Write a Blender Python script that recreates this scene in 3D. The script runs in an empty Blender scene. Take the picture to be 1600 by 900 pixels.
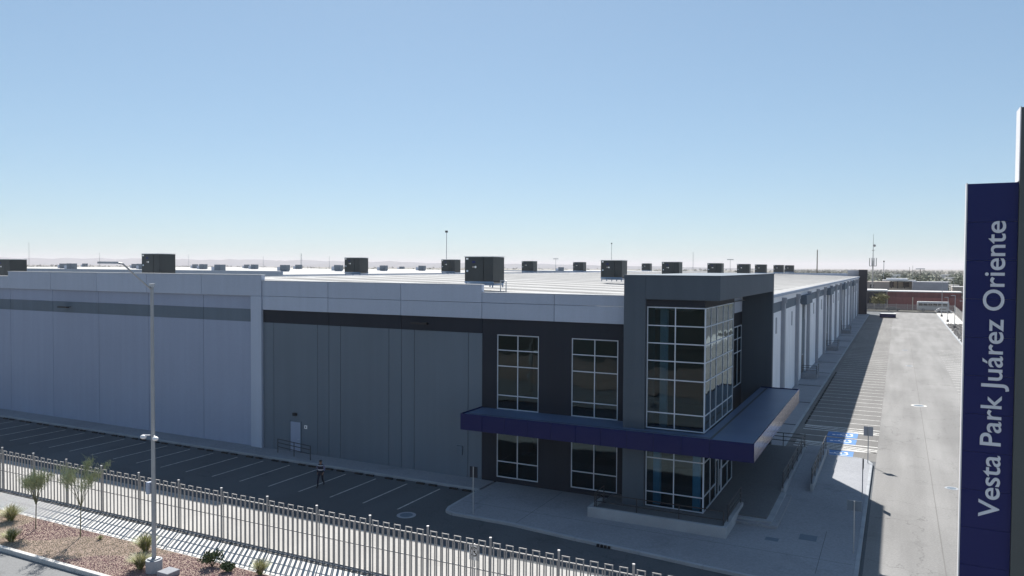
import bpy, bmesh, math, random
from mathutils import Vector, Matrix
random.seed(7)
S = bpy.context.scene
COL = S.collection
# ------------------------------------------------------------------ camera
H = 14.2
yaw, pitch, roll = map(math.radians, (-26.621, 1.629, 0.334))
fw = Vector((math.sin(yaw)*math.cos(pitch), math.cos(yaw)*math.cos(pitch), -math.sin(pitch)))
rt = Vector((math.cos(yaw), -math.sin(yaw), 0)); up = rt.cross(fw)
r2 = math.cos(roll)*rt + math.sin(roll)*up; u2 = -math.sin(roll)*rt + math.cos(roll)*up
cam = bpy.data.objects.new('camera', bpy.data.cameras.new('camera')); COL.objects.link(cam)
cam.matrix_world = Matrix(((r2.x, u2.x, -fw.x, 0), (r2.y, u2.y, -fw.y, 0), (r2.z, u2.z, -fw.z, H), (0, 0, 0, 1)))
cam.data.sensor_width = 36; cam.data.lens = 1205.24/1600*36
cam.data.clip_start = .5; cam.data.clip_end = 60000
S.camera = cam
# ------------------------------------------------------------------ sky and sun
SHX, SHY = .588, -.86                     # shadow offset for one metre of height
SUN_AZ, SUN_EL = math.atan2(-SHX, -SHY), math.atan(1/math.hypot(SHX, SHY))
world = bpy.data.worlds.new('World'); S.world = world; world.use_nodes = True
nt = world.node_tree; nt.nodes.clear()
sky = nt.nodes.new('ShaderNodeTexSky'); sky.sky_type = 'NISHITA'; sky.sun_disc = False
sky.sun_elevation = SUN_EL; sky.sun_rotation = SUN_AZ
sky.altitude = 1100; sky.air_density = 1.0; sky.dust_density = .5; sky.ozone_density = 3
bg = nt.nodes.new('ShaderNodeBackground'); bg.inputs[1].default_value = .124
wo = nt.nodes.new('ShaderNodeOutputWorld')
gm = nt.nodes.new('ShaderNodeGamma'); gm.inputs[1].default_value = .55          # the camera's soft shoulder, over the whole sky
tn = nt.nodes.new('ShaderNodeMix'); tn.data_type = 'RGBA'; tn.blend_type = 'MULTIPLY'; tn.inputs[0].default_value = 1; tn.inputs[7].default_value = (.745, .91, 1.02, 1)
nt.links.new(sky.outputs[0], gm.inputs[0]); nt.links.new(gm.outputs[0], tn.inputs[6]); nt.links.new(tn.outputs[2], bg.inputs[0])
nt.links.new(bg.outputs[0], wo.inputs[0])
sl = bpy.data.lights.new('sun', 'SUN'); sl.energy = 5; sl.angle = math.radians(.53); sl.color = (1, .95, .88)
so = bpy.data.objects.new('sun', sl); COL.objects.link(so)
so.rotation_euler = Vector((SHX, SHY, -1)).to_track_quat('-Z', 'Y').to_euler()
so.location = (0, 0, 60)
S.view_settings.view_transform = 'Standard'; S.view_settings.look = 'None'
S.view_settings.exposure = 1.0; S.view_settings.gamma = 1
S.cycles.use_denoising = True
S.cycles.max_bounces = 8; S.cycles.transparent_max_bounces = 24; S.cycles.volume_bounces = 0
S.cycles.caustics_reflective = False; S.cycles.caustics_refractive = False

# ------------------------------------------------------------------ materials
MATS = {}
def mat(name, c, rough=.6, var=.12, scale=.6, metal=0., bump=0., bscale=30., spec=.4, streak=0., fine=.06, fscale=25., rnd=0.):
    """plain surface colour with blotches (var, scale), fine grain and optional vertical rain streaks"""
    if name in MATS: return MATS[name]
    m = bpy.data.materials.new(name); m.use_nodes = True; MATS[name] = m
    n, L = m.node_tree.nodes, m.node_tree.links
    b = n['Principled BSDF']; b.inputs['Roughness'].default_value = rough; b.inputs['Metallic'].default_value = metal
    b.inputs['Specular IOR Level'].default_value = spec
    geo = n.new('ShaderNodeNewGeometry')
    def noise(sc, vec, det=4):
        t = n.new('ShaderNodeTexNoise'); t.inputs['Scale'].default_value = sc; t.inputs['Detail'].default_value = det
        L.new(vec, t.inputs['Vector']); return t.outputs['Fac']
    def amp(sock, a):
        r = n.new('ShaderNodeMapRange'); r.inputs[1].default_value = .3; r.inputs[2].default_value = .7
        r.inputs[3].default_value = 1-a; r.inputs[4].default_value = 1+a; L.new(sock, r.inputs[0]); return r.outputs[0]
    def mul(a, b_):
        k = n.new('ShaderNodeMath'); k.operation = 'MULTIPLY'; L.new(a, k.inputs[0]); L.new(b_, k.inputs[1]); return k.outputs[0]
    f = amp(noise(scale, geo.outputs['Position'], 5), var)
    if fine: f = mul(f, amp(noise(fscale, geo.outputs['Position'], 2), fine))
    if rnd:
        oi = n.new('ShaderNodeObjectInfo'); rr = n.new('ShaderNodeMapRange'); rr.inputs[3].default_value = 1-rnd; rr.inputs[4].default_value = 1+rnd
        L.new(oi.outputs['Random'], rr.inputs[0]); f = mul(f, rr.outputs[0])
    if streak:
        mp = n.new('ShaderNodeMapping'); mp.inputs['Scale'].default_value = (2.2, 2.2, .09); L.new(geo.outputs['Position'], mp.inputs[0])
        f = mul(f, amp(noise(1.0, mp.outputs[0], 4), streak))
    mx = n.new('ShaderNodeMix'); mx.data_type = 'RGBA'; mx.blend_type = 'MULTIPLY'; mx.inputs[0].default_value = 1
    mx.inputs[6].default_value = (*c, 1)
    cr = n.new('ShaderNodeCombineColor'); [L.new(f, cr.inputs[i]) for i in range(3)]
    L.new(cr.outputs[0], mx.inputs[7]); L.new(mx.outputs[2], b.inputs['Base Color'])
    if bump:
        bp = n.new('ShaderNodeBump'); bp.inputs['Strength'].default_value = bump; bp.inputs['Distance'].default_value = .02
        L.new(noise(bscale, geo.outputs['Position'], 4), bp.inputs['Height']); L.new(bp.outputs[0], b.inputs['Normal'])
    return m

def pave(name, c, crack=.25, tyre=0., slab=None, var=.16, patch=.12):
    """weathered paving: broad blotches, stains, tyre lanes along y, hairline cracks"""
    if name in MATS: return MATS[name]
    m = mat(name, c, .88, var, .12, bump=.25, bscale=60, spec=.25, fine=.10, fscale=9)
    n, L = m.node_tree.nodes, m.node_tree.links
    b = n['Principled BSDF']; src = b.inputs['Base Color'].links[0].from_socket
    geo = [k for k in n if k.type == 'NEW_GEOMETRY'][0].outputs['Position']
    def scalemul(src, sock, lo, hi, a, b2):
        r = n.new('ShaderNodeMapRange'); r.inputs[1].default_value = lo; r.inputs[2].default_value = hi
        r.inputs[3].default_value = a; r.inputs[4].default_value = b2; L.new(sock, r.inputs[0])
        mx = n.new('ShaderNodeMix'); mx.data_type = 'RGBA'; mx.blend_type = 'MULTIPLY'; mx.inputs[0].default_value = 1
        cr = n.new('ShaderNodeCombineColor'); [L.new(r.outputs[0], cr.inputs[i]) for i in range(3)]
        L.new(src, mx.inputs[6]); L.new(cr.outputs[0], mx.inputs[7]); return mx.outputs[2]
    v = n.new('ShaderNodeTexVoronoi'); v.feature = 'DISTANCE_TO_EDGE'; v.inputs['Scale'].default_value = .16
    w = n.new('ShaderNodeTexNoise'); w.inputs['Scale'].default_value = .9; w.inputs['Detail'].default_value = 6; L.new(geo, w.inputs['Vector'])
    ad = n.new('ShaderNodeVectorMath'); ad.operation = 'MULTIPLY_ADD'; ad.inputs[1].default_value = (2.5, 2.5, 0)
    L.new(w.outputs['Color'], ad.inputs[0]); L.new(geo, ad.inputs[2]); L.new(ad.outputs[0], v.inputs['Vector'])
    if crack: src = scalemul(src, v.outputs['Distance'], .0, .006, 1-crack, 1)
    mp = n.new('ShaderNodeMapping'); mp.inputs['Scale'].default_value = (.55, .045, 1); L.new(geo, mp.inputs[0])
    t = n.new('ShaderNodeTexNoise'); t.inputs['Scale'].default_value = 1; t.inputs['Detail'].default_value = 5; L.new(mp.outputs[0], t.inputs['Vector'])
    if tyre: src = scalemul(src, t.outputs['Fac'], .35, .65, 1-tyre, 1+tyre)
    p = n.new('ShaderNodeTexNoise'); p.inputs['Scale'].default_value = .35; p.inputs['Detail'].default_value = 8; p.inputs['Roughness'].default_value = .7
    L.new(geo, p.inputs['Vector'])
    src = scalemul(src, p.outputs['Fac'], .56, .68, 1, 1-patch)
    L.new(src, b.inputs['Base Color'])
    return m

def plain(name, c, rough=.5, metal=0., spec=.5): return mat(name, c, rough, .05, 2., metal, spec=spec, fine=.02)

def glass_mat(name, tint, refl):
    m = bpy.data.materials.new(name); m.use_nodes = True; MATS[name] = m
    n, L = m.node_tree.nodes, m.node_tree.links; n.clear()
    o = n.new('ShaderNodeOutputMaterial'); tr = n.new('ShaderNodeBsdfTransparent'); gl = n.new('ShaderNodeBsdfGlossy'); mx = n.new('ShaderNodeMixShader')
    tr.inputs[0].default_value = (*tint, 1); gl.inputs['Roughness'].default_value = .0; gl.inputs[0].default_value = (.62, .74, .80, 1)
    fr = n.new('ShaderNodeFresnel'); fr.inputs[0].default_value = refl
    geo = n.new('ShaderNodeNewGeometry'); nz = n.new('ShaderNodeTexNoise'); nz.inputs['Scale'].default_value = .9; nz.inputs['Detail'].default_value = 1
    bp = n.new('ShaderNodeBump'); bp.inputs['Strength'].default_value = .12; bp.inputs['Distance'].default_value = .05
    L.new(geo.outputs['Position'], nz.inputs['Vector']); L.new(nz.outputs['Fac'], bp.inputs['Height']); L.new(bp.outputs[0], gl.inputs['Normal'])
    L.new(fr.outputs[0], mx.inputs[0]); L.new(tr.outputs[0], mx.inputs[1]); L.new(gl.outputs[0], mx.inputs[2]); L.new(mx.outputs[0], o.inputs[0])
    return m

M = dict(
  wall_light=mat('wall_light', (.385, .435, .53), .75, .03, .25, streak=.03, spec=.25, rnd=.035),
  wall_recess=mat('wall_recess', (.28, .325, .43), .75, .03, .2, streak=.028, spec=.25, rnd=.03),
  wall_mid=mat('wall_mid', (.125, .158, .195), .75, .03, .25, streak=.035, spec=.25, rnd=.035),
  wall_band=mat('wall_band', (.115, .15, .19), .75, .05, .25, streak=.05, spec=.25),
  wall_dark=mat('wall_dark', (.019, .024, .035), .75, .06, .3, streak=.06, spec=.2),
  wall_slate=mat('wall_slate', (.070, .092, .118), .72, .05, .3, streak=.05, spec=.25),
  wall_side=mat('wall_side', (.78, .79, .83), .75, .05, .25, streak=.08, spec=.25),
  pilaster=mat('pilaster', (.33, .345, .385), .7, .05, .4, streak=.06),
  joint=plain('joint', (.05, .055, .065), .9),
  roof=mat('roof', (.47, .47, .465), .95, .07, .15, spec=.0, fine=.05, fscale=3),
  roof_grey=mat('roof_grey', (.27, .27, .27), .95, .15, .3, spec=.0),
  coping=plain('coping', (.62, .63, .64), .8, .0, spec=.1),
  steel=mat('steel', (.42, .44, .47), .42, .06, 1., metal=.6),
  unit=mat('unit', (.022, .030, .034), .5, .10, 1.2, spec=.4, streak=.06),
  unit_sunlit_top=plain('unit_sunlit_top', (.55, .57, .58), .5),
  unit_stand=mat('unit_stand', (.16, .24, .36), .45, .08, 2., metal=.3),
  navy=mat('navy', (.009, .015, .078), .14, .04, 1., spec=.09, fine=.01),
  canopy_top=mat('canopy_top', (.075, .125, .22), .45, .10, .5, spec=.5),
  frame=plain('frame', (.50, .56, .64), .6, .0, spec=.2),
  dark_metal=plain('dark_metal', (.02, .022, .026), .5),
  black=plain('black', (.008, .008, .01), .6),
  white=plain('white', (.78, .78, .78), .5),
  asphalt=pave('asphalt', (.085, .095, .105), .25, .05, var=.16, patch=.22),
  sunlit_paving=pave('sunlit_paving', (.335, .33, .32), .10, .05, var=.08, patch=.05),
  road=pave('road', (.198, .197, .195), .35, .15, var=.09, patch=.12),
  stall=pave('stall', (.15, .148, .145), .20, .08, var=.10),
  street=pave('street', (.17, .175, .18), .15, 0, var=.05, patch=.05),
  concrete=pave('concrete', (.25, .262, .287), .12, 0, var=.12, patch=.14),
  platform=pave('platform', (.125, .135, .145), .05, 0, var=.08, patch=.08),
  walk=pave('walk', (.50, .495, .48), .05, 0, var=.06, patch=.05),
  kerb=mat('kerb', (.30, .32, .345), .85, .12, .8, bump=.2, spec=.2),
  earth=mat('earth', (.16, .155, .125), .95, .2, .006, fine=.2, fscale=.05, spec=.1),
  yard=mat('yard', (.17, .17, .18), .95, .25, .05, spec=.1, fine=.2, fscale=.5),
  dark_reflected_ground=mat('dark_reflected_ground', (.05, .055, .045), .95, .3, .05, spec=.1, fine=.2, fscale=.4),
  bed=mat('bed', (.25, .195, .165), .95, .2, 2., bump=.6, bscale=60, spec=.1, fine=.25, fscale=40),
  pebble_tan=mat('pebble_tan', (.41, .34, .255), .9, .22, 9., spec=.15),
  pebble_rose=mat('pebble_rose', (.285, .175, .178), .9, .25, 9., spec=.15),
  rubble=mat('rubble', (.17, .165, .16), .95, .3, 3., spec=.1),
  paint=mat('paint', (.62, .62, .60), .7, .25, 3., fine=.2, fscale=14),
  paint_dull=mat('paint_dull', (.40, .40, .39), .7, .3, 3., fine=.25, fscale=14),
  blue_paint=mat('blue_paint', (.05, .17, .42), .7, .2, 2.),
  rubber=plain('rubber', (.015, .015, .016), .8),
  fence=mat('fence', (.29, .285, .28), .6, .06, 2., metal=0, spec=.3),
  post_cap=plain('post_cap', (.5, .5, .5), .4),
  pole=mat('pole', (.34, .355, .37), .5, .06, 1., metal=.2),
  sign_navy=mat('sign_navy', (.016, .022, .105), .35, .03, 1., spec=.15, fine=.01),
  sign_side=plain('sign_side', (.6, .6, .62), .5),
  sign_grey=mat('sign_grey', (.075, .088, .088), .5, .05, .6, streak=.04),
  letter=plain('letter', (.66, .68, .72), .5, spec=.2),
  column=plain('column', (.13, .36, .52), .6),
  interior=mat('interior', (.07, .085, .095), .9, .1, .5),
  maroon=mat('maroon', (.17, .055, .055), .85, .15, .3, streak=.15),
  tan=mat('tan', (.33, .29, .26), .85, .1, .4), pale=mat('pale', (.5, .5, .5), .85, .1, .3), greyb=mat('greyb', (.33, .34, .38), .85, .1, .4),
  cream=mat('cream', (.5, .46, .38), .85, .1, .4),
  bark=mat('bark', (.10, .085, .065), .9, .2, 8.), pv_bark=mat('pv_bark', (.13, .135, .08), .8, .2, 8.),
  leaf=mat('leaf', (.055, .085, .03), .7, .3, 3.), leaf_far=mat('leaf_far', (.11, .13, .085), .8, .3, .08), leaf_pv=mat('leaf_pv', (.27, .30, .17), .7, .25, 4.),
  leaf_yel=mat('leaf_yel', (.16, .15, .04), .7, .3, 2.), tuft=mat('tuft', (.19, .22, .06), .7, .25, 4.), plume=mat('plume', (.55, .52, .38), .7, .2, 4.),
  skin=plain('skin', (.25, .14, .09), .55), uniform=mat('uniform', (.014, .015, .028), .85, .2, 8.), shirt=mat('shirt', (.16, .16, .26), .85, .15, 8.),
  vest=mat('vest', (.010, .011, .03), .85, .2, 8.), reflective=plain('reflective', (.6, .62, .65), .4), boot=plain('boot', (.01, .01, .01), .5),
  hill=mat('hill', (.10, .11, .13), .95, .2, .001, fine=.1, fscale=.004), red=plain('red', (.35, .02, .02), .5), bus_glass=plain('bus_glass', (.015, .018, .02), .15),
)
GLASS = glass_mat('glass', (.58, .74, .80), 1.44)

# ------------------------------------------------------------------ mesh helpers
WL = {}                                     # world location of every object built
def link(name, me, parent=None, loc=(0, 0, 0)):
    o = bpy.data.objects.new(name, me); COL.objects.link(o); loc = Vector(loc)
    WL[o.name] = loc
    if parent is not None:
        o.parent = parent; o.location = loc - WL[parent.name]
    else: o.location = loc
    return o
def thing(name, label, cat, loc, group=None):
    o = link(name, None, None, loc); return tag(o, label, cat, group)
def tag(o, label, cat, group=None):
    o['label'] = label; o['category'] = cat
    if group: o['group'] = group
    return o
CACHE = {}
def boxmesh(dx, dy, dz, m, bev=0.):
    key = (round(dx, 4), round(dy, 4), round(dz, 4), m.name, bev)
    if key in CACHE: return CACHE[key]
    bm = bmesh.new(); bmesh.ops.create_cube(bm, size=1, matrix=Matrix.Diagonal((dx, dy, dz, 1)))
    if bev: bmesh.ops.bevel(bm, geom=bm.edges[:], offset=min(bev, dx*.45, dy*.45, dz*.45), segments=1, affect='EDGES')
    me = bpy.data.meshes.new(m.name+'_box'); bm.to_mesh(me); bm.free(); me.materials.append(m); CACHE[key] = me; return me
def box(name, m, x0, x1, y0, y1, z0, z1, parent=None, bev=0.):
    if isinstance(m, str): m = M[m]
    return link(name, boxmesh(abs(x1-x0), abs(y1-y0), abs(z1-z0), m, bev), parent, ((x0+x1)/2, (y0+y1)/2, (z0+z1)/2))
class MB:
    """collects boxes, bars and prisms (world coordinates) into one mesh"""
    def __init__(s): s.bm = bmesh.new()
    def box(s, x0, x1, y0, y1, z0, z1):
        bmesh.ops.create_cube(s.bm, size=1, matrix=Matrix.Translation(((x0+x1)/2, (y0+y1)/2, (z0+z1)/2)) @ Matrix.Diagonal((x1-x0, y1-y0, z1-z0, 1))); return s
    def bar(s, a, b, r, n=6, r2=None):
        a, b = Vector(a), Vector(b); d = b-a
        mt = Matrix.Translation((a+b)/2) @ d.to_track_quat('Z', 'Y').to_matrix().to_4x4()
        bmesh.ops.create_cone(s.bm, cap_ends=True, segments=n, radius1=r, radius2=r if r2 is None else r2, depth=d.length, matrix=mt); return s
    def prism(s, pts, z0, z1):
        lo = [s.bm.verts.new((x, y, z0)) for x, y in pts]; hi = [s.bm.verts.new((x, y, z1)) for x, y in pts]
        s.bm.faces.new(hi); s.bm.faces.new(lo[::-1])
        for i in range(len(pts)): j = (i+1) % len(pts); s.bm.faces.new((lo[i], lo[j], hi[j], hi[i]))
        return s
    def quad(s, *p): s.bm.faces.new([s.bm.verts.new(q) for q in p]); return s
    def build(s, name, m, parent=None, origin=None, smooth=False):
        bmesh.ops.recalc_face_normals(s.bm, faces=s.bm.faces[:])
        if origin is None:
            vs = [v.co for v in s.bm.verts]
            origin = Vector([(min(v[i] for v in vs)+max(v[i] for v in vs))/2 for i in range(2)]+[min(v.z for v in vs)])
        origin = Vector(origin)
        for v in s.bm.verts: v.co -= origin
        if smooth:
            for f in s.bm.faces: f.smooth = True
        me = bpy.data.meshes.new(name); s.bm.to_mesh(me); s.bm.free()
        for k in (m if isinstance(m, (list, tuple)) else [m]): me.materials.append(M[k] if isinstance(k, str) else k)
        return link(name, me, parent, origin)
def copy_tree(o, loc, label=None, **kw):
    c = o.copy(); COL.objects.link(c); c.location = loc
    if label: c['label'] = label
    for ch in o.children:
        d = ch.copy(); COL.objects.link(d); d.parent = c
        for g in ch.children:
            e = g.copy(); COL.objects.link(e); e.parent = d
    return c
def structure(o): o['kind'] = 'structure'; return o
def sheet(name, m, x0, x1, y0, y1, z): return structure(MB().quad((x0, y0, z), (x1, y0, z), (x1, y1, z), (x0, y1, z)).build(name, m))
def stuff(o): o['kind'] = 'stuff'; return o

# ------------------------------------------------------------------ the setting
sheet('ground', 'earth', -18000, 18000, -3000, 18000, -.06)
sheet('parking_lot', 'asphalt', -135, -1.25, 33.1, 285, 0)
sheet('sunlit_strip', 'sunlit_paving', -135, 10.6, 28.62, 33.1, 0)  # paler copy of the lot paving: sunlight put into the colour
sheet('yard', 'yard', 16.4, 700, -20, 278, -.02)
road = sheet('road', 'road', -1.25, 10.6, 33.1, 285, 0)
sheet('side_stalls', 'stall', -7.8, -1.25, 62.2, 258, .004)
sheet('street', 'street', -140, 60, 4, 22.36, 0)
sheet('dark_reflected_ground', 'dark_reflected_ground', -900, 900, -900, -20.5, .0)  # unseen ground behind the camera, added dark for the upper panes to reflect
vb = MB(); gx_, gy_ = 90, 10                                  # rough earth mounds across the street
gv = [[vb.bm.verts.new((-140+2.4*i, 3.8-2.6*j, .05 if j in (0, gy_-1) else .05+.55*(1.4+math.sin(i*.55+j*.7)+.6*math.sin(i*1.3+1))*math.sin(math.pi*j/(gy_-1))+random.uniform(0, .25))) for j in range(gy_)] for i in range(gx_)]
for i in range(gx_-1):
    for j in range(gy_-1): vb.bm.faces.new((gv[i][j], gv[i+1][j], gv[i+1][j+1], gv[i][j+1]))
structure(vb.build('earth_mounds', 'bed', smooth=True))
walk = structure(MB().box(-140, 1.4, 26.15, 28.2, -.1, .03).build('pavement', 'walk'))
strip = structure(MB().box(-140, 1.4, 28.2, 28.6, -.1, .06).build('gravel_strip', 'rubble'))
bed = structure(MB().box(-140, 12, 22.6, 26.15, -.1, .05).build('planting_bed', 'bed'))
for k in range(34): box('kerb_stone', 'walk', -72+k*2.4, -72+k*2.4+2.385, 22.36, 22.6, -.05, .2, bed, .02)

# front walkway, entrance apron, side walkway (one piece each, kerb stones as their children)
fwk = structure(MB().box(-132, -23.4, 42.36, 44.3, -.1, .15).build('front_walkway', 'concrete'))
for k in range(36): box('kerb_stone', 'kerb', -23.4-(k+1)*3.0+.012, -23.4-k*3.0, 42.18, 42.36, -.05, .158, fwk, .02)
apr = [(-23.2, 44.3), (-23.2, 40.5), (-23.12, 38.3), (-22.95, 37.75), (-22.5, 37.55), (-18.7, 37.5), (-14.7, 36.98), (-11.2, 36.66), (-8, 36.3), (-3, 35.9), (-2.1, 36.0), (-1.62, 36.5), (-1.62, 60.9), (-1.9, 61.7), (-2.5, 62.15), (-7.8, 62.2), (-7.8, 64), (-10.9, 64), (-10.9, 51.0), (-10.9, 44.3)]
apron = structure(MB().prism(apr, -.1, .15).build('entrance_apron', 'concrete'))
def kerb_run(pts, parent, w=.2, seg=3.0):
    for (x0, y0), (x1, y1) in zip(pts, pts[1:]):
        L = math.hypot(x1-x0, y1-y0); n = max(1, round(L/seg)); a = math.atan2(y1-y0, x1-x0)
        for k in range(n):
            t = (k+.5)/n; o = link('kerb_stone', boxmesh(L/n-.012, w, .21, M['kerb'], .02), parent, (x0+(x1-x0)*t, y0+(y1-y0)*t, .058)); o.rotation_euler[2] = a
kerb_run([(-23.3, 42.1), (-23.28, 40.5), (-23.2, 38.3), (-23.0, 37.72), (-22.5, 37.48), (-18.7, 37.42), (-14.7, 36.9), (-11.2, 36.58), (-8, 36.22), (-3, 35.82), (-2.06, 35.92), (-1.52, 36.45), (-1.52, 60.92), (-1.82, 61.75), (-2.45, 62.22), (-7.75, 62.28)], apron)
for k in range(4): box('drain_hole', 'black', -13.45+k*.2, -13.33+k*.2, 36.655-.11+.0, 36.8-.05, .0, .13, apron)
for x0, x1, y0, y1 in ((-4.4, -3.55, 42.05, 42.95), (-5.95, -5.3, 41.15, 41.65)): box('access_cover', 'wall_band', x0, x1, y0, y1, .14, .156, apron)
MB().box(-23.2, -1.7, 39.56, 39.58, .14, .1515).build('expansion_joint', 'joint', apron)
for x in (-18.5, -3.2): MB().box(x, x+.02, 37.6, 44, .14, .1515).build('expansion_joint', 'joint', apron)
swk = structure(MB().box(-10.9, -8.0, 64, 262, -.1, .15).build('side_walkway', 'concrete'))
for k in range(66): box('kerb_stone', 'kerb', -8.0, -7.8, 62.4+k*3.0+.012, 62.4+(k+1)*3.0, -.05, .158, swk, .02)
PIL = [72.25+12.65*k for k in range(15)]
for y in PIL: box('drain_cover', 'wall_dark', -10.6, -8.02, y+.35, y+.7, .13, .157, swk)
# right hand edge of the road
rbed = structure(MB().box(10.9, 16, 120, 300, -.1, .06).build('side_bed', 'walk'))
for k in range(50): box('kerb_stone', 'kerb', 10.6, 10.9, 120+k*3.0+.012, 123+k*3.0, -.05, .17, rbed, .02)

# painted stall lines: front lot (children of the lot), side stalls
lot = bpy.data.objects['parking_lot']
for k in range(36):
    x = -25.85-2.5*k; MB().quad((x-.055, 36.85, .004), (x+.055, 36.85, .004), (x+.055, 41.5, .004), (x-.055, 41.5, .004)).build('stall_line', 'paint_dull', lot)
st = bpy.data.objects['side_stalls']
for k in range(60):
    y = 76.6+2.46*k; MB().quad((-7.3, y-.05, .008), (-1.27, y-.05, .008), (-1.27, y+.05, .008), (-7.3, y+.05, .008)).build('stall_line', 'paint', st)
def hatch(y0, y1, n):
    for k in range(n+1):
        y = y0+(y1-y0)*k/n
        a, b = (-7.3, y+.0), (-1.25, y-.55 if 0 < k < n else y)
        if 0 < k < n: a = (-7.3, y+.45)
        MB().quad((a[0], a[1]-.09, .008), (b[0], b[1]-.09, .008), (b[0], b[1]+.09, .008), (a[0], a[1]+.09, .008)).build('hatch_line', 'paint', st)
hatch(65.1, 67.2, 4); hatch(72.2, 74.1, 3)
MB().quad((-7.3, 69.64, .008), (-1.27, 69.64, .008), (-1.27, 69.76, .008), (-7.3, 69.76, .008)).build('stall_line', 'paint', st)
def wheelchair(y):
    pad = MB().quad((-5.2, y-1.0, .009), (-2.85, y-1.0, .009), (-2.85, y+1.0, .009), (-5.2, y+1.0, .009)).build('blue_pad', 'blue_paint', st)
    b = MB(); cx, cy, z = -3.75, y-.05, .014
    def seg(x0, y0, x1, y1, w=.075):
        d = Vector((x1-x0, y1-y0)); p = Vector((-d.y, d.x)).normalized()*w
        b.quad((x0-p.x, y0-p.y, z), (x1-p.x, y1-p.y, z), (x1+p.x, y1+p.y, z), (x0+p.x, y0+p.y, z))
    pts = [(cx+.5*math.cos(t), cy+.5*math.sin(t)) for t in [math.radians(a) for a in range(-210, 60, 18)]]
    pts = [(cx-(py-cy), cy+(px-cx)) for px, py in pts]
    for (x0, y0), (x1, y1) in zip(pts, pts[1:]): seg(x0, y0, x1, y1, .06)
    seg(cx-.75, cy-.1, cx+.0, cy-.1, .09); seg(cx+.0, cy-.1, cx+.0, cy+.42, .08); seg(cx, cy+.42, cx+.5, cy+.55, .08); seg(cx-.4, cy-.1, cx-.4, cy+.3, .06)
    b.bm.faces.new([b.bm.verts.new((cx-.95+.15*math.cos(t*math.pi/5), cy-.12+.15*math.sin(t*math.pi/5), z)) for t in range(10)])
    b.build('wheelchair_symbol', 'white', pad)
for y in (63.75, 68.42, 70.98): wheelchair(y)
for k in range(24):
    y = 96+2.46*k; MB().quad((6.3, y-.05, .004), (10.4, y-.06, .004), (10.4, y+.06, .004), (6.3, y+.06, .004)).build('stall_line', 'paint', road)
# arrow painted on the road, manhole rings
def ring(name, x, y, r, parent, m='kerb'):
    b = MB(); b.bar((x, y, -.05), (x, y, .012), r, 28); o = b.build(name, m, parent); c = MB(); c.bar((x, y, -.05), (x, y, .018), r*.68, 24); c.build('cover', 'wall_band', o); return o
ring('manhole', -24.79, 36.22, .55, lot); ring('manhole', 3.3, 57, .4, road)
ring('manhole', 2.1, 89.9, .75, road, 'walk')
for y, x in ((150, 1.2), (126, 1.6)): ring('manhole', x, y, .5, road, 'kerb')
MB().box(2.19, 2.24, 40, 262, -.05, .006).build('valley_joint', 'stall', road)

# ------------------------------------------------------------------ warehouse
W = 44.2
wh = thing('warehouse', 'long blue-grey warehouse with dark glazed corner entrance and navy canopy', 'warehouse', (-43, 150, 0))
RX = -10.95
def roofz(x): return 12.9-abs(x+60)*(1.25/49)
# body behind the facing panels
for n, a_ in (('rear_wall', (-109, RX, 261.7, 262, 0, 11.4)), ('left_wall', (-109.3, -109, 44.5, 262, 0, 11.6))): box(n, 'wall_side', *a_, wh)
box('backing_wall', 'joint', -109, -24.35, 44.5, 44.75, 0, 11.9, wh)
box('backing_wall', 'joint', RX-.3, RX-.03, 51, 262, 0, 11.35, wh)
G = .014                                                    # half a joint
def panel(name, m, x0, x1, y, z0, z1, t=.3, y2=44.5): return box(name, m, x0+G, x1-G, y, y2, z0, z1, wh, .012)
XJ = [-43.46-6.43*k for k in range(11)]
for i, x1 in enumerate(XJ):                                   # left section, x < -44
    x0 = x1-6.43; top = 13.4 if x1 > -75 else (12.95 if x1 > -95 else 12.5)
    panel('parapet_panel', 'wall_light', x0, x1, 44.02, 11.80, top, y2=44.42)
    xe = x1 if i else -44.55
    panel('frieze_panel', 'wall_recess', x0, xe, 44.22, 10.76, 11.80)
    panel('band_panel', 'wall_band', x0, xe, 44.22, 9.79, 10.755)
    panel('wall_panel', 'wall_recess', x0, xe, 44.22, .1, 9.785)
    box('coping', 'coping', x0, x1-.004, 43.99, 44.46, top, top+.045, wh)
box('pilaster', 'wall_light', -44.55, -43.46, 44.0, 44.5, .1, 11.785, wh, .012)
for x0, x1 in zip([-24.3-6.387*k for k in (1, 2, 3)], [-24.3-6.387*k for k in (0, 1, 2)]):
    panel('parapet_panel', 'wall_light', x0, x1, 44.1, 11.81, 12.96, y2=44.42); panel('parapet_panel', 'wall_light', x0, x1, 44.1, 10.76, 11.79, y2=44.42)
    box('coping', 'coping', x0, x1-.004, 44.07, 44.46, 12.96, 13.0, wh)
    panel('band_panel', 'wall_dark', x0, x1, 44.2, 9.79, 10.755)
    for a_, b_ in ((x0, x0+1.06), (x0+1.06, x1-1.06), (x1-1.06, x1)): panel('wall_panel', 'wall_mid', a_, b_, 44.2, .1, 9.785)
for x0, x1 in ((-24.3, -19.16), (-19.16, -14.1)):
    panel('parapet_panel', 'wall_light', x0, x1, 44.1, 11.81, 12.46, y2=44.42); panel('parapet_panel', 'wall_light', x0, x1, 44.1, 10.76, 11.79, y2=44.42)
    box('coping', 'coping', x0, x1-.004, 44.07, 44.46, 12.46, 12.5, wh)
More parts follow.
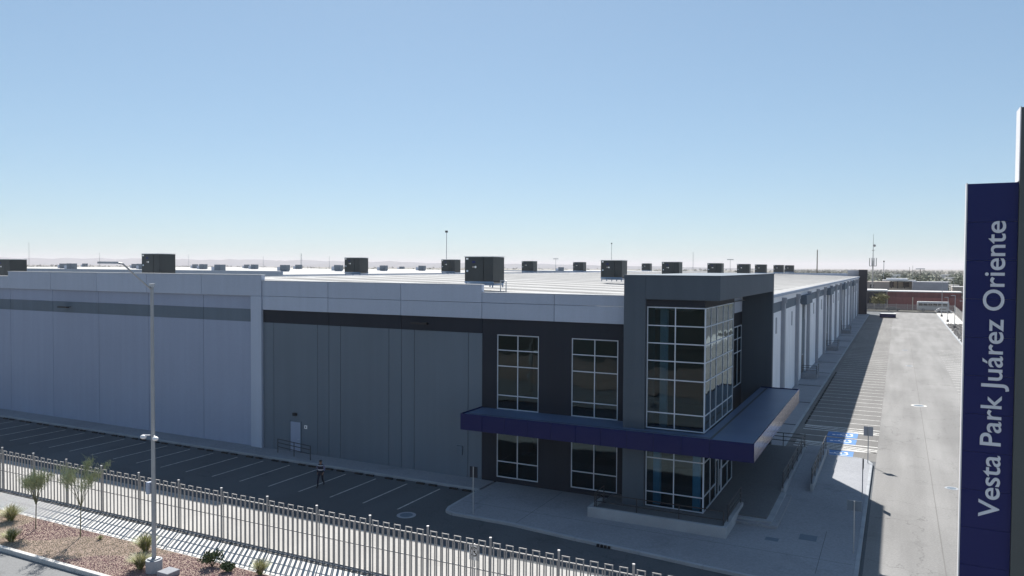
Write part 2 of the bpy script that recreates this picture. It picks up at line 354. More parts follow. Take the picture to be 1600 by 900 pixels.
# dark bay with two tall windows
WX = [(-23.23, -20.24), (-18.02, -14.99)]
for x0, x1 in ((-24.3, -23.23), (-20.24, -18.02), (-14.99, -14.1)): box('bay_wall', 'wall_dark', x0+.002, x1-.002, 44.2, 44.5, .1, 9.77, wh)
box('bay_wall', 'wall_dark', -24.298, -14.1, 44.2, 44.5, 9.772, 10.755, wh)
for x0, x1 in WX: box('bay_sill', 'wall_dark', x0, x1, 44.2, 44.5, .1, .46, wh)

def window(name, parent, axis, plane, us, zs, fr=.058, skip=()):
    """framed glazing: axis 'x' runs along x at y=plane, axis 'y' runs along y at x=plane; each bar and pane is a piece"""
    c = ((us[0]+us[-1])/2, plane, zs[0]) if axis == 'x' else (plane, (us[0]+us[-1])/2, zs[0])
    w = link(name, None, parent, c)
    def bx(n, m, u0, u1, z0, z1, d0, d1):
        if axis == 'x': return box(n, m, u0, u1, plane+d0, plane+d1, z0, z1, w)
        return box(n, m, plane-d1, plane-d0, u0, u1, z0, z1, w)
    h = fr/2
    for u in us: bx('mullion', 'frame', u-h, u+h, zs[0]-h, zs[-1]+h, -.03, .05)
    for i, (u0, u1) in enumerate(zip(us, us[1:])):
        for z in zs: bx('transom', 'frame', u0+h, u1-h, z-h, z+h, -.027, .047)
        for j, (z0, z1) in enumerate(zip(zs, zs[1:])):
            p = bx('pane', GLASS, u0+h, u1-h, z0+h, z1-h, .0, .012)
            p.rotation_euler[2] = random.uniform(-.003, .003); p.rotation_euler[0] = random.uniform(-.002, .002)
    return w
for x0, x1 in WX:
    xm = (x0+x1)/2
    window('window', wh, 'x', 44.27, [x0+.04, xm, x1-.04], [.5, 1.51, 3.95, 4.95, 5.83, 7.73, 8.76, 9.73])
# corner tower
box('tower_pier', 'wall_slate', -14.1, -12.82, 42.5, 44.5, .1, 13.7, wh, .015)
box('tower_fascia', 'wall_slate', -12.82, -8.65, 42.5, 62.7, 12.36, 13.7, wh, .015)
box('tower_coping', 'wall_band', -14.15, -8.6, 42.45, 62.75, 13.702, 13.74, wh)
box('tower_deck', 'wall_slate', -14.1, -12.83, 44.5, 62.7, 12.36, 13.69, wh)
box('header', 'wall_dark', -12.81, -9.5, 42.72, 42.95, 11.97, 12.355, wh)
box('header', 'wall_dark', -9.72, -9.5, 42.96, 50.9, 11.97, 12.355, wh)
box('fin_wall', 'wall_slate', RX, -8.65, 62.2, 62.7, .1, 12.355, wh, .015)
zs_u = [5.03, 5.93, 7.83, 8.88, 9.88, 10.88, 11.91]
window('tower_window', wh, 'x', 42.78, [-12.76, -11.16, -9.5], zs_u)
window('tower_window', wh, 'y', -9.5, [42.86, 44.28, 45.78, 47.69, 49.22, 50.82], zs_u)
window('tower_window', wh, 'x', 42.78, [-12.76, -11.16, -9.5], [.55, 1.36, 3.31, 3.98])
window('tower_window', wh, 'y', -9.5, [42.86, 44.48, 46.0], [.55, 1.4, 3.3, 3.98])
window('tower_window', wh, 'y', -9.5, [47.72, 49.49, 50.95], [.55, 1.9, 3.3, 3.98])
dr = window('glass_door', wh, 'y', -9.52, [46.06, 46.88, 47.66], [.53, 2.72], .09)
for y in (46.75, 47.0): MB().bar((-9.40, y, 1.1), (-9.40, y, 2.1), .02).build('door_handle', 'frame', dr)
box('tower_pier', 'wall_dark', -10.9, -9.5, 50.95, 51.2, .1, 12.355, wh)
# wall behind the tower opening
window('window', wh, 'y', RX+.02, [58.75, 60.3, 61.85], [5.2, 7.73, 8.76, 9.7])
box('bay_wall', 'wall_dark', RX-.3, RX, 51.21, 58.7, .1, 10.755, wh); box('bay_wall', 'wall_dark', RX-.3, RX, 61.9, 62.19, .1, 10.755, wh)
box('bay_wall', 'wall_dark', RX-.3, RX, 58.7, 61.9, 9.74, 10.755, wh); box('bay_wall', 'wall_dark', RX-.3, RX, 58.7, 61.9, .1, 5.16, wh)
box('frieze_panel', 'wall_light', RX-.3, RX, 51.21, 62.19, 10.757, 12.35, wh)
# rooms behind the glass
box('floor_slab', 'interior', -24.2, -11.3, 44.8, 58, 4.3, 4.9, wh); box('floor_slab', 'interior', -12.6, -9.75, 43.0, 50.9, 4.3, 4.9, wh)
box('ground_slab', 'interior', -24.2, -11.3, 44.8, 58, .05, .42, wh); box('ground_slab', 'interior', -12.6, -9.75, 43.0, 50.9, .05, .5, wh)
box('partition', 'interior', -24.2, -11.3, 52, 52.2, .5, 11.2, wh); box('partition', 'interior', -19.4, -19.2, 44.9, 51.9, .5, 11.2, wh); box('partition', 'interior', -24.3, -24.25, 44.76, 52, .1, 11.2, wh)
for x, y, z0, z1 in ((-12.3, 43.45, .5, 4.3), (-9.98, 43.3, .5, 4.3), (-12.1, 43.9, 4.9, 12.0)): box('interior_column', 'column' if z0 < 1 else 'greyb', x-.19, x+.19, y-.19, y+.19, z0, z1, wh)
# navy canopy
can = link('canopy', None, wh, (-9, 44, 4))
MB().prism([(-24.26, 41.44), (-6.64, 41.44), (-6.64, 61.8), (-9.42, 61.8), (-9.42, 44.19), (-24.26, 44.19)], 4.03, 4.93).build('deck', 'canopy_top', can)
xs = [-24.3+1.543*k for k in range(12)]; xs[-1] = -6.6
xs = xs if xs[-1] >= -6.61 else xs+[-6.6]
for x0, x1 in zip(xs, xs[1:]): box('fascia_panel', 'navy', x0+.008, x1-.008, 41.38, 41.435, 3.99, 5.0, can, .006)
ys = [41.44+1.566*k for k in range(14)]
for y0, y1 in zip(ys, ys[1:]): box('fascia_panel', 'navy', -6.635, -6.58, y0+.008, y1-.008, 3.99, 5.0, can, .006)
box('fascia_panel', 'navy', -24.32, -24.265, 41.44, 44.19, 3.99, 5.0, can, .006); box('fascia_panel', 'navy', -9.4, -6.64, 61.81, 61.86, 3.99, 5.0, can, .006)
box('gutter', 'dark_metal', -8.98, -8.84, 41.8, 61.6, 4.9, 4.938, can); box('gutter', 'dark_metal', -24.1, -9.0, 41.93, 42.03, 4.9, 4.938, can)
# side wall facing the road
prev = 62.72
for i, y in enumerate(PIL[1:]):
    bay = (i+1) % 3
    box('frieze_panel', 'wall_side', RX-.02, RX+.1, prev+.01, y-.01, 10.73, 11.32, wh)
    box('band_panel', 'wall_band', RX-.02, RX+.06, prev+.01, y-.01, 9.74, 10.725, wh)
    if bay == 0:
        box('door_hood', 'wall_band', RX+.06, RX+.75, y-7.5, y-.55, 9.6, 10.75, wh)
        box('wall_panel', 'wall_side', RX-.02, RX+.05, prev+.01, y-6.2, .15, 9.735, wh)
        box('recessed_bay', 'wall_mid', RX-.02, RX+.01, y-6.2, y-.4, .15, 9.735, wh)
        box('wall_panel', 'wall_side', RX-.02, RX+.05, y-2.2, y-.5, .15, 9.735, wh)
        d = box('service_door', 'dark_metal', RX+.01, RX+.05, y-5.4, y-4.3, .82, 3.0, wh); box('frame', 'pilaster', RX+.01, RX+.07, y-5.5, y-4.2, 3.0, 3.1, d)
    else:
        m2 = (prev+y)/2
        a0 = prev+3.2 if bay == 2 else prev
        if bay == 2: box('recessed_bay', 'wall_mid', RX-.02, RX+.01, prev+.1, a0, .15, 9.735, wh)
        box('wall_panel', 'wall_side', RX-.02, RX+.05, a0+.01, m2-.02, .15, 9.735, wh); box('wall_panel', 'wall_side', RX-.02, RX+.05, m2+.02, y-.01, .15, 9.735, wh)
    box('wall_louvre', 'pilaster', RX+.05, RX+.12, y-4.4, y-3.9, 7.6, 9.2, wh)
    box('wall_louvre', 'pilaster', RX+.05, RX+.12, y+2.3, y+2.8, 7.6, 9.2, wh)
    p = box('pilaster', 'pilaster', RX+.0, RX+.42, y-.42, y+.42, .15, 11.05, wh, .015); box('rain_hopper', 'pilaster', RX+.42, RX+.55, y-.22, y+.22, 10.5, 11.05, p)
    prev = y
box('band_panel', 'wall_band', RX-.02, RX+.06, prev, 258, 9.74, 10.725, wh); box('wall_panel', 'wall_side', RX-.02, RX+.05, prev, 258, .15, 9.735, wh); box('frieze_panel', 'wall_side', RX-.02, RX+.1, prev, 258, 10.73, 11.32, wh)
MB().box(RX-.1, RX+.38, 62.75, 258, 11.33, 11.62).build('gutter', 'wall_light', wh)
box('end_pier', 'wall_dark', RX, -8.6, 258, 262, .1, 13.7, wh, .02); box('end_fascia', 'pilaster', -14.2, RX-.01, 261.2, 262, 11.4, 13.5, wh); box('rear_parapet', 'wall_light', -109, -14.21, 261.5, 262, 11.41, 12.55, wh)
# door in the front wall with its lamp and plate
d = box('service_door', 'wall_recess', -40.72, -39.74, 44.16, 44.199, .2, 2.42, wh, .01)
box('frame', 'wall_band', -40.80, -40.72, 44.14, 44.198, .15, 2.5, d); box('frame', 'wall_band', -39.74, -39.66, 44.14, 44.198, .15, 2.5, d)
MB().bar((-39.86, 44.14, 1.15), (-39.98, 44.14, 1.15), .02).build('handle', 'frame', d)
box('wall_lamp', 'black', -40.42, -40.08, 44.0, 44.198, 2.9, 3.12, wh, .03)
pl = box('door_plate', 'white', -39.38, -39.12, 44.18, 44.199, 2.0, 2.26, wh); box('mark', 'black', -39.29, -39.21, 44.174, 44.182, 2.06, 2.19, pl)
box('wall_cabinet', 'wall_band', -26.2, -25.75, 44.1, 44.2, 1.6, 2.2, wh, .01)
for x, z in ((-66.6, 10.3), (-28.6, 10.3)):                   # flood lamps on short arms
    l = MB().box(x-.9, x+.35, 43.55, 43.85, z-.07, z+.05).build('flood_lamp', 'black', wh); MB().bar((x, 44.2, z), (x, 43.8, z), .04).build('bracket', 'dark_metal', l)
# roof: two slopes with standing seams and bands of painted sun glare
def slope(b, x0, x1, y0, y1, dz): b.quad((x0, y0, roofz(x0)+dz), (x1, y0, roofz(x1)+dz), (x1, y1, roofz(x1)+dz), (x0, y1, roofz(x0)+dz)); return b
b = MB(); slope(b, -60, RX+.25, 44.43, 261.9, 0); slope(b, -109.1, -60, 44.43, 261.9, 0); rf = b.build('roof', 'roof', wh)
b = MB(); y = 44.9
while y < 261.5:
    for x0, x1 in ((-60, RX+.2), (-109, -60)):
        z0, z1 = roofz(x0), roofz(x1); w = .03; hh = .010
        v = [b.bm.verts.new(p) for p in ((x0, y-w, z0), (x1, y-w, z1), (x1, y-w*.6, z1+hh), (x0, y-w*.6, z0+hh), (x0, y+w*.6, z0+hh), (x1, y+w*.6, z1+hh), (x1, y+w, z1), (x0, y+w, z0))]
        for q in ((0, 1, 2, 3), (3, 2, 5, 4), (4, 5, 6, 7)): b.bm.faces.new([v[i] for i in q])
    y += 1.22
stuff(b.build('standing_seam', 'roof', rf))
y = 47.2; k = 0
while y < 258:
    o = slope(MB(), -57.5, RX-1.0, y, y+2.9, .012).build('glare_stripe', 'roof_grey', rf)  # grey stripes leave white between them as painted sun glare
    slope(MB(), -107, -62.5, y, y+2.9, .012).build('glare_stripe', 'roof_grey', rf)
    y += 6.325
MB().box(-60.3, -59.7, 44.5, 261.8, 12.86, 12.95).build('ridge_cap', 'coping', rf)
h = MB().box(-16.4, -13.6, 64, 67.2, 11.6, 13.35).build('roof_hatch', 'pilaster', rf)
# rooftop coolers
def make_cooler():
    t = link('rooftop_cooler', None, None, (0, 0, 0)); w, d, hh = 2.65, 2.0, 2.0
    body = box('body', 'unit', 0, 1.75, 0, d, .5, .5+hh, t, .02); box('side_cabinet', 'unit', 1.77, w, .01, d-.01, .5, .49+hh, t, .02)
    box('sunlit_lid', 'unit_sunlit_top', -.04, w+.04, -.04, d+.04, .502+hh, .56+hh, t)  # pale top: sunlight on the unit put into its colour
    st_ = MB()
    for x in (.05, w/2, w-.12): st_.box(x, x+.08, .05, .13, 0, .44); st_.box(x, x+.08, d-.15, d-.07, 0, .44)
    st_.box(-.02, w+.02, .0, .1, .36, .495); st_.box(-.02, w+.02, d-.1, d, .36, .495); st_.box(0, w, .12, d-.12, .2, .34); st_.build('stand', 'unit_stand', t, (0, 0, 0))
    box('sticker', 'white', .12, .34, -.012, -.001, 2.28, 2.42, body); box('sticker', 'sign_navy', .7, 1.0, -.012, -.001, 2.0, 2.18, body)
    MB().bar((1.02, -.02, 1.68), (1.02, .01, 1.68), .09, 10).build('gauge', 'white', body); box('sticker', 'tan', .72, .92, -.012, -.001, 1.62, 1.74, body); box('latch', 'frame', .17, .33, -.03, -.001, 1.27, 1.42, body)
    return t
cooler = make_cooler()
rows = [(-32.1, [55.3, 87.9, 114.6, 145.7, 175.2, 199.0, 230.9, 255], 'third row from the ridge above the side eave'), (-70.3, [54.4, 87.2, 113.1, 144.7, 173, 200, 228.6], 'row just beyond the roof ridge'), (-94.2, [53.5], 'left row')]
order = ['nearest', 'second', 'third', 'fourth', 'fifth', 'sixth', 'seventh', 'farthest']
for r, (x, ys_, _) in enumerate(rows):
    for k, y in enumerate(ys_):
        z = max(roofz(x), roofz(x+2.65))+.02 if r else max(roofz(x), roofz(x+2.65))+.24
        o = cooler if (r == 0 and k == 0) else copy_tree(cooler, (0, 0, 0))
        o.location = (x, y, z)
        lab = ('%s dark grey rooftop cooler in the row nearest the road side' % order[k]) if r == 0 else (('%s dark grey rooftop cooler in the row beyond the roof ridge' % order[k]) if r == 1 else 'dark grey rooftop cooler at the left edge of the picture')
        tag(o, lab, 'cooler', 'coolers on the warehouse roof')
hp = MB(); [hp.bar((x, 55.2, 12.15), (x, 55.2, 13.0), .04) for x in (-28.7, -28.2)]; hp.bar((-28.72, 55.2, 13.0), (-28.18, 55.2, 13.0), .04)
tag(hp.build('roof_pipe', 'steel'), 'small bent pipe hoop beside the nearest rooftop cooler', 'pipe')

# ------------------------------------------------------------------ entrance platform, steps, ramp and rails
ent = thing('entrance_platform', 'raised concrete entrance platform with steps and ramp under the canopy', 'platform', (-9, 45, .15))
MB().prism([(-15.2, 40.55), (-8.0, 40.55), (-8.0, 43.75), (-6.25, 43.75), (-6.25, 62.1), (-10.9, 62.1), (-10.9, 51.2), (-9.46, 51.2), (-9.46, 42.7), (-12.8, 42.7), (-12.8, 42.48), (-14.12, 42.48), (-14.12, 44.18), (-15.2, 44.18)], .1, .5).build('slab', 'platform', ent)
box('upstand', 'kerb', -15.4, -7.75, 40.32, 40.55, .1, .72, ent, .015); box('upstand', 'kerb', -7.98, -7.75, 40.55, 45.3, .1, .72, ent, .015); box('upstand', 'kerb', -15.4, -15.2, 40.56, 42.2, .1, .72, ent, .015)
MB().prism([(-7.75, 43.05), (-5.6, 43.05), (-5.6, 49.5), (-6.24, 49.5), (-6.24, 43.74), (-7.75, 43.74)], .1, .32).build('step', 'concrete', ent)
MB().prism([(-7.74, 43.38), (-5.92, 43.38), (-5.92, 49.5), (-6.24, 49.5), (-6.24, 43.75), (-7.74, 43.75)], .1, .41).build('step', 'kerb', ent)
b = MB(); v = [b.bm.verts.new(p) for p in ((-6.05, 52, .152), (-4.75, 52, .152), (-4.75, 62.1, .5), (-6.05, 62.1, .5), (-6.05, 62.1, .1), (-4.75, 62.1, .1))]
[b.bm.faces.new([v[i] for i in q]) for q in ((0, 1, 2, 3), (3, 2, 5, 4), (0, 3, 4), (1, 5, 2), (0, 4, 5, 1))]; b.build('ramp', 'concrete', ent)
for x in (-6.24, -4.75): box('ramp_wall', 'kerb', x, x+.18, 49.55 if x < -6 else 51.5, 62.1, .1, .6, ent, .015)
box('ramp_landing', 'concrete', -6.05, -4.5, 62.1, 63.3, .0, .5, ent)
def rail(parts, posts, hts=(.45, .75, 1.02), r=.03):
    rl = MB()
    for a_, c_ in zip(posts, posts[1:]):
        for hz in hts: rl.bar((a_[0], a_[1], a_[2]+hz), (c_[0], c_[1], c_[2]+hz), r)
    for p in posts: rl.bar(p, (p[0], p[1], p[2]+hts[-1]), r)
    return rl.build('handrail', 'dark_metal', parts)
rail(ent, [(-6.15, 49.7+k*2.48, .58) for k in range(6)]); rail(ent, [(-4.66, 51.6+k*2.1, .58) for k in range(6)])
rail(ent, [(-9.0, 62.0, .5), (-7.7, 62.0, .5), (-6.15, 62.0, .5)])
rail(ent, [(-15.0+k*2.35, 40.66, .5) for k in range(4)], (.5, .95)); rail(ent, [(-15.1, 40.7, .5), (-15.1, 42.2, .5)], (.5, .95)); rail(ent, [(-7.87, 41.4, .7), (-7.87, 45.1, .7)], (.3, .6, .9))
# rail outside the service door
sr = thing('door_railing', 'dark metal guard rail outside the grey service door', 'railing', (-39.4, 43.0, .15))
rail(sr, [(-41.3, 43.45, .15), (-39.4, 43.1, .15), (-37.6, 42.8, .15)], (.45, .75, 1.02))
# rails of the side doors
for n_, i in (('nearest', 2), ('second', 5), ('farthest', 8)):
    y = PIL[i+1]; t = thing('door_landing', '%s concrete landing with rail at the side wall by the road' % n_, 'landing', (-9.9, y-4.8, .15), 'landings at the side wall')
    box('slab', 'concrete', -10.85, -9.0, y-6.4, y-3.4, .15, .8, t, .01); rail(t, [(-9.05, y-6.35, .8), (-9.05, y-3.45, .8)]); rail(t, [(-10.8, y-6.35, .8), (-9.05, y-6.35, .8)])

# ------------------------------------------------------------------ wheel stops
ws = None
ORD = ('first second third fourth fifth sixth seventh eighth ninth tenth eleventh twelfth thirteenth fourteenth fifteenth sixteenth seventeenth eighteenth nineteenth twentieth'.split()+['twenty-'+w for w in 'first second third fourth fifth sixth seventh'.split()])
def stop_label(k, side, a): return ('%s black wheel stop in the %s front stall from the entrance apron' % (a, ORD[k]) if side == 'f' else '%s black wheel stop in the %s side stall beyond the blue bays' % (a, ORD[k]))
def make_stop():
    b = MB()
    for x in (-.3, 0.02): b.bm.verts.ensure_lookup_table(); b.box(x, x+.27, -.07, .07, 0, .1)
    b.box(-.3, .29, -.05, .05, .0, .06); return b.build('wheel_stop', 'rubber', None, (0, 0, 0))
for k in range(26):
    for dx in (.55, 1.5):
        o = make_stop() if ws is None else ws.copy()
        if ws is None: ws = o
        else: COL.objects.link(o)
        o.location = (-25.85-2.5*k+2.5-dx-.2, 41.86, 0); tag(o, stop_label(k, 'f', 'right' if dx < 1 else 'left'), 'wheel stop', 'wheel stops along the front walkway')
for k in range(16):
    for dy in (.6, 1.7):
        o = ws.copy(); COL.objects.link(o); o.location = (-7.35, 76.6+2.46*(k-1)+dy, .008); o.rotation_euler[2] = math.pi/2; tag(o, stop_label(k, 's', 'nearer' if dy < 1 else 'farther'), 'wheel stop', 'wheel stops along the side walkway')

# ------------------------------------------------------------------ palisade fence in front
fe = thing('palisade_fence', 'grey steel hoop-top palisade fence along the street', 'fence', (-30, 28.42, 0))
FY = 28.42; P0 = -56.3+.0; SP = 3.13
posts = [-30.84-SP*8+SP*k for k in range(19)]
hoop = MB(); 
for x in (-.155, .155): hoop.box(x-.023, x+.023, -.02, .02, .1, 2.52)
hoop.box(-.178, .178, -.0189, .0189, 2.52, 2.56)
hm = None
for k, x in enumerate(posts):
    p = MB().bar((x, FY, 0), (x, FY, 2.72), .05, 8).build('post', 'fence', fe); MB().bar((x, FY, 2.72), (x, FY, 2.76), .058, 8).build('cap', 'post_cap', p)
    if k == len(posts)-1: break
    for z in (.14, 1.28, 2.3): box('rail', 'fence', x+.05, x+SP-.05, FY+.02, FY+.08, z-.022, z+.022, fe)
    pit = (SP-.1)/5
    for j in range(5):
        cx = x+.05+pit*(j+.42)
        if hm is None: o = hoop.build('hoop', 'fence', fe, (0, 0, 0)); hm = o.data
        else: o = link('hoop', hm, fe)
        WL[o.name] = Vector((cx, FY, 0)); o.location = Vector((cx, FY, 0))-WL[fe.name]
        for dx in (0, .31):
            if j == 4 and dx: dx = .29
            box('picket', 'fence', cx+dx-.023, cx+dx+.023, FY+.08, FY+.124, .1, 2.3, fe)
    box('footing', 'kerb', x+.06, x+SP-.06, FY-.05, FY+.15, .0, .1, fe)
# no-parking sign on the lot side of the fence
def sign_post(name, label, x, y, zb, ztop, w, h, face, grp='sign posts round the forecourt', back='pilaster'):
    t = thing(name, label, 'sign', (x, y, zb), grp)
    MB().bar((x, y, zb), (x, y, ztop), .03, 8).build('post', 'pole', t)
    s = .045 if face == (0, 1) else -.045
    if face == 'edge': pl = box('plate', back, x+.035, x+.05, y-w/2, y+w/2, ztop-h, ztop, t)
    else: pl = box('plate', back, x-w/2, x+w/2, y+s-.006, y+s+.006, ztop-h, ztop, t)
    return t, pl
t, pl = sign_post('parking_sign', 'white no-parking sign with a slashed circle behind the fence', -16.45, 29.3, 0, 2.0, .5, .72, (0, -1), None, 'white')
def disc_ring(cx, y, cz, r0, r1, n=24):
    b = MB()
    for k in range(n):
        a0, a1 = 2*math.pi*k/n, 2*math.pi*(k+1)/n
        b.quad(*[(cx+r*math.cos(a), y, cz+r*math.sin(a)) for r, a in ((r0, a0), (r1, a0), (r1, a1), (r0, a1))])
    return b
b = disc_ring(-16.45, 29.245, 1.66, .165, .215); b.quad((-16.60, 29.244, 1.83), (-16.63, 29.244, 1.79), (-16.30, 29.244, 1.49), (-16.27, 29.244, 1.53)); b.build('slashed_circle', 'boot', pl)
b = MB(); b.quad((-16.53, 29.2465, 1.53), (-16.48, 29.2465, 1.53), (-16.48, 29.2465, 1.80), (-16.53, 29.2465, 1.80)); b.quad((-16.48, 29.2465, 1.65), (-16.38, 29.2465, 1.65), (-16.38, 29.2465, 1.70), (-16.48, 29.2465, 1.70))
b.quad((-16.48, 29.2465, 1.76), (-16.38, 29.2465, 1.76), (-16.38, 29.2465, 1.80), (-16.48, 29.2465, 1.80)); b.quad((-16.42, 29.2465, 1.70), (-16.38, 29.2465, 1.70), (-16.38, 29.2465, 1.76), (-16.42, 29.2465, 1.76)); b.build('parking_letter', 'boot', pl)
sign_post('parking_sign', 'grey square sign back on a post at the far kerb corner by the blue bays', -1.75, 60.85, .15, 2.8, .62, .68, (0, 1))
sign_post('parking_sign', 'pale sign plate on a post near the two square covers', -1.75, 41.2, .15, 2.75, .66, .5, (0, 1), back='wall_band')
sign_post('parking_sign', 'dark sign post seen edge-on at the sunlit kerb', -1.75, 51.4, .15, 2.6, .6, .62, 'edge', back='dark_metal')
sign_post('parking_sign', 'sign post with dark plate at the corner of the front walkway', -21.3, 37.75, .15, 2.85, .5, .62, (0, 1), back='wall_dark')

# ------------------------------------------------------------------ street lamp
LX, LY = -30.4, 24.05
lp = thing('street_lamp', 'tall grey street lamp with bent arm on a concrete foot', 'street lamp', (LX, LY, 0))
MB().bar((LX, LY, -.1), (LX, LY, .62), .36, 20).build('foot', 'kerb', lp)
MB().box(LX-.2, LX+.2, LY-.2, LY+.2, .62, .68).build('base_plate', 'steel', lp)
MB().bar((LX, LY, .68), (LX, LY, 13.2), .10, 14, .072).build('pole', 'pole', lp, smooth=False)
MB().bar((LX, LY, 13.15), (LX, LY, 13.3), .13, 12).build('pole_cap', 'steel', lp)
b = MB(); b.bar((LX, LY-.05, 13.05), (LX, 22.55, 14.22), .038, 8); b.bar((LX, 22.58, 14.2), (LX, 22.2, 14.25), .038, 8); b.build('arm', 'pole', lp)
b = MB(); b.prism([(LX-.1, 22.3), (LX+.1, 22.3), (LX+.17, 22.0), (LX+.17, 21.5), (LX-.17, 21.5), (LX-.17, 22.0)], 14.2, 14.29); b.build('lamp_head', 'steel', lp)
for sx in (-1, 1):
    c = MB(); c.bar((LX+sx*.12, LY-.05, 6.36), (LX+sx*.42, LY-.2, 6.36), .03, 6); br = c.build('camera_bracket', 'white', lp)
    c = MB(); bmesh.ops.create_uvsphere(c.bm, u_segments=12, v_segments=8, radius=.125, matrix=Matrix.Translation((LX+sx*.40, LY-.2, 6.28)) @ Matrix.Diagonal((1.2, 1, .8, 1))); c.build('dome', 'white', br)
box('junction_box', 'wall_light', LX-.28, LX-.1, LY-.2, LY+.05, 3.65, 4.2, lp, .02)
cb = box('hand_hole_box', 'concrete', LX+.6, LX+1.3, LY-.35, LY+.35, .0, .28, None, .02); tag(cb, 'low square concrete box beside the street lamp foot', 'box')

# ------------------------------------------------------------------ totem sign
ts = thing('totem_sign', 'tall navy totem sign with vertical white lettering beside a grey slab', 'sign', (2.2, 24.4, 0))
SX0, SX1 = 1.62, 2.80
zz = [16.5-1.04*k for k in range(16)]
MB().box(SX0, SX1-.01, 24.36, 24.62, .3, 16.49).build('core', 'sign_side', ts)
for z1, z0 in zip(zz, zz[1:]): box('face_panel', 'sign_navy', SX0+.012, SX1, 24.3, 24.355, z0+.003, z1-.003, ts, .003)
box('sunlit_edge', 'sign_side', SX0-.02, SX0+.01, 24.29, 24.64, .3, 16.52, ts)  # pale edge: sun on the left face put into the colour
MB().box(SX1+.005, SX1+1.7, 24.2, 24.95, .0, 18.45).build('slab', 'sign_grey', ts)
MB().box(SX1-.02, SX1+.004, 24.19, 24.96, 16.53, 18.47).build('sunlit_slab_edge', 'sign_side', ts)  # left face of the slab painted paler, as lit by the sun
cu = bpy.data.curves.new('lettering', 'FONT'); cu.body = 'Vesta Park Ju\u00e1rez Oriente'; cu.size = 1; cu.offset = .009; cu.extrude = .02; cu.resolution_u = 6
to = bpy.data.objects.new('lettering_tmp', cu); COL.objects.link(to)
dg = bpy.context.evaluated_depsgraph_get(); dg.update()
me = bpy.data.meshes.new_from_object(to.evaluated_get(dg)); bpy.data.objects.remove(to)
bm = bmesh.new(); bm.from_mesh(me); bpy.data.meshes.remove(me)
bmesh.ops.remove_doubles(bm, verts=bm.verts[:], dist=1e-5)
seen, isl = set(), []
for v in bm.verts:
    if v in seen: continue
    stack, comp = [v], []
    seen.add(v)
    while stack:
        q = stack.pop(); comp.append(q)
        for e in q.link_edges:
            o = e.other_vert(q)
            if o not in seen: seen.add(o); stack.append(o)
    isl.append(comp)
isl = sorted(([min(v.co.x for v in c), max(v.co.x for v in c), c] for c in isl), key=lambda t: t[0])
mer = []
for a_ in isl:
    if mer and a_[0] < mer[-1][1]-.04: mer[-1][1] = max(mer[-1][1], a_[1]); mer[-1][2] += a_[2]
    else: mer.append(a_)
xmin, xmax = mer[0][0], mer[-1][1]; cap = max(v.co.y for v in mer[0][2]); sy = 8.0/(xmax-xmin); sxx = .475/cap
for a_ in mer:
    idx = {v: i for i, v in enumerate(a_[2])}
    vs = [(2.52-v.co.y*sxx, 24.285+(-.015 if v.co.z > 0 else .012), 7.48+(v.co.x-xmin)*sy) for v in a_[2]]
    fs = [[idx[v] for v in f.verts] for f in bm.faces if f.verts[0] in idx]
    o = Vector(vs[0]); m_ = bpy.data.meshes.new('letter'); m_.from_pydata([Vector(p)-o for p in vs], [], fs); m_.materials.append(M['letter']); link('letter', m_, ts, o)
bm.free()

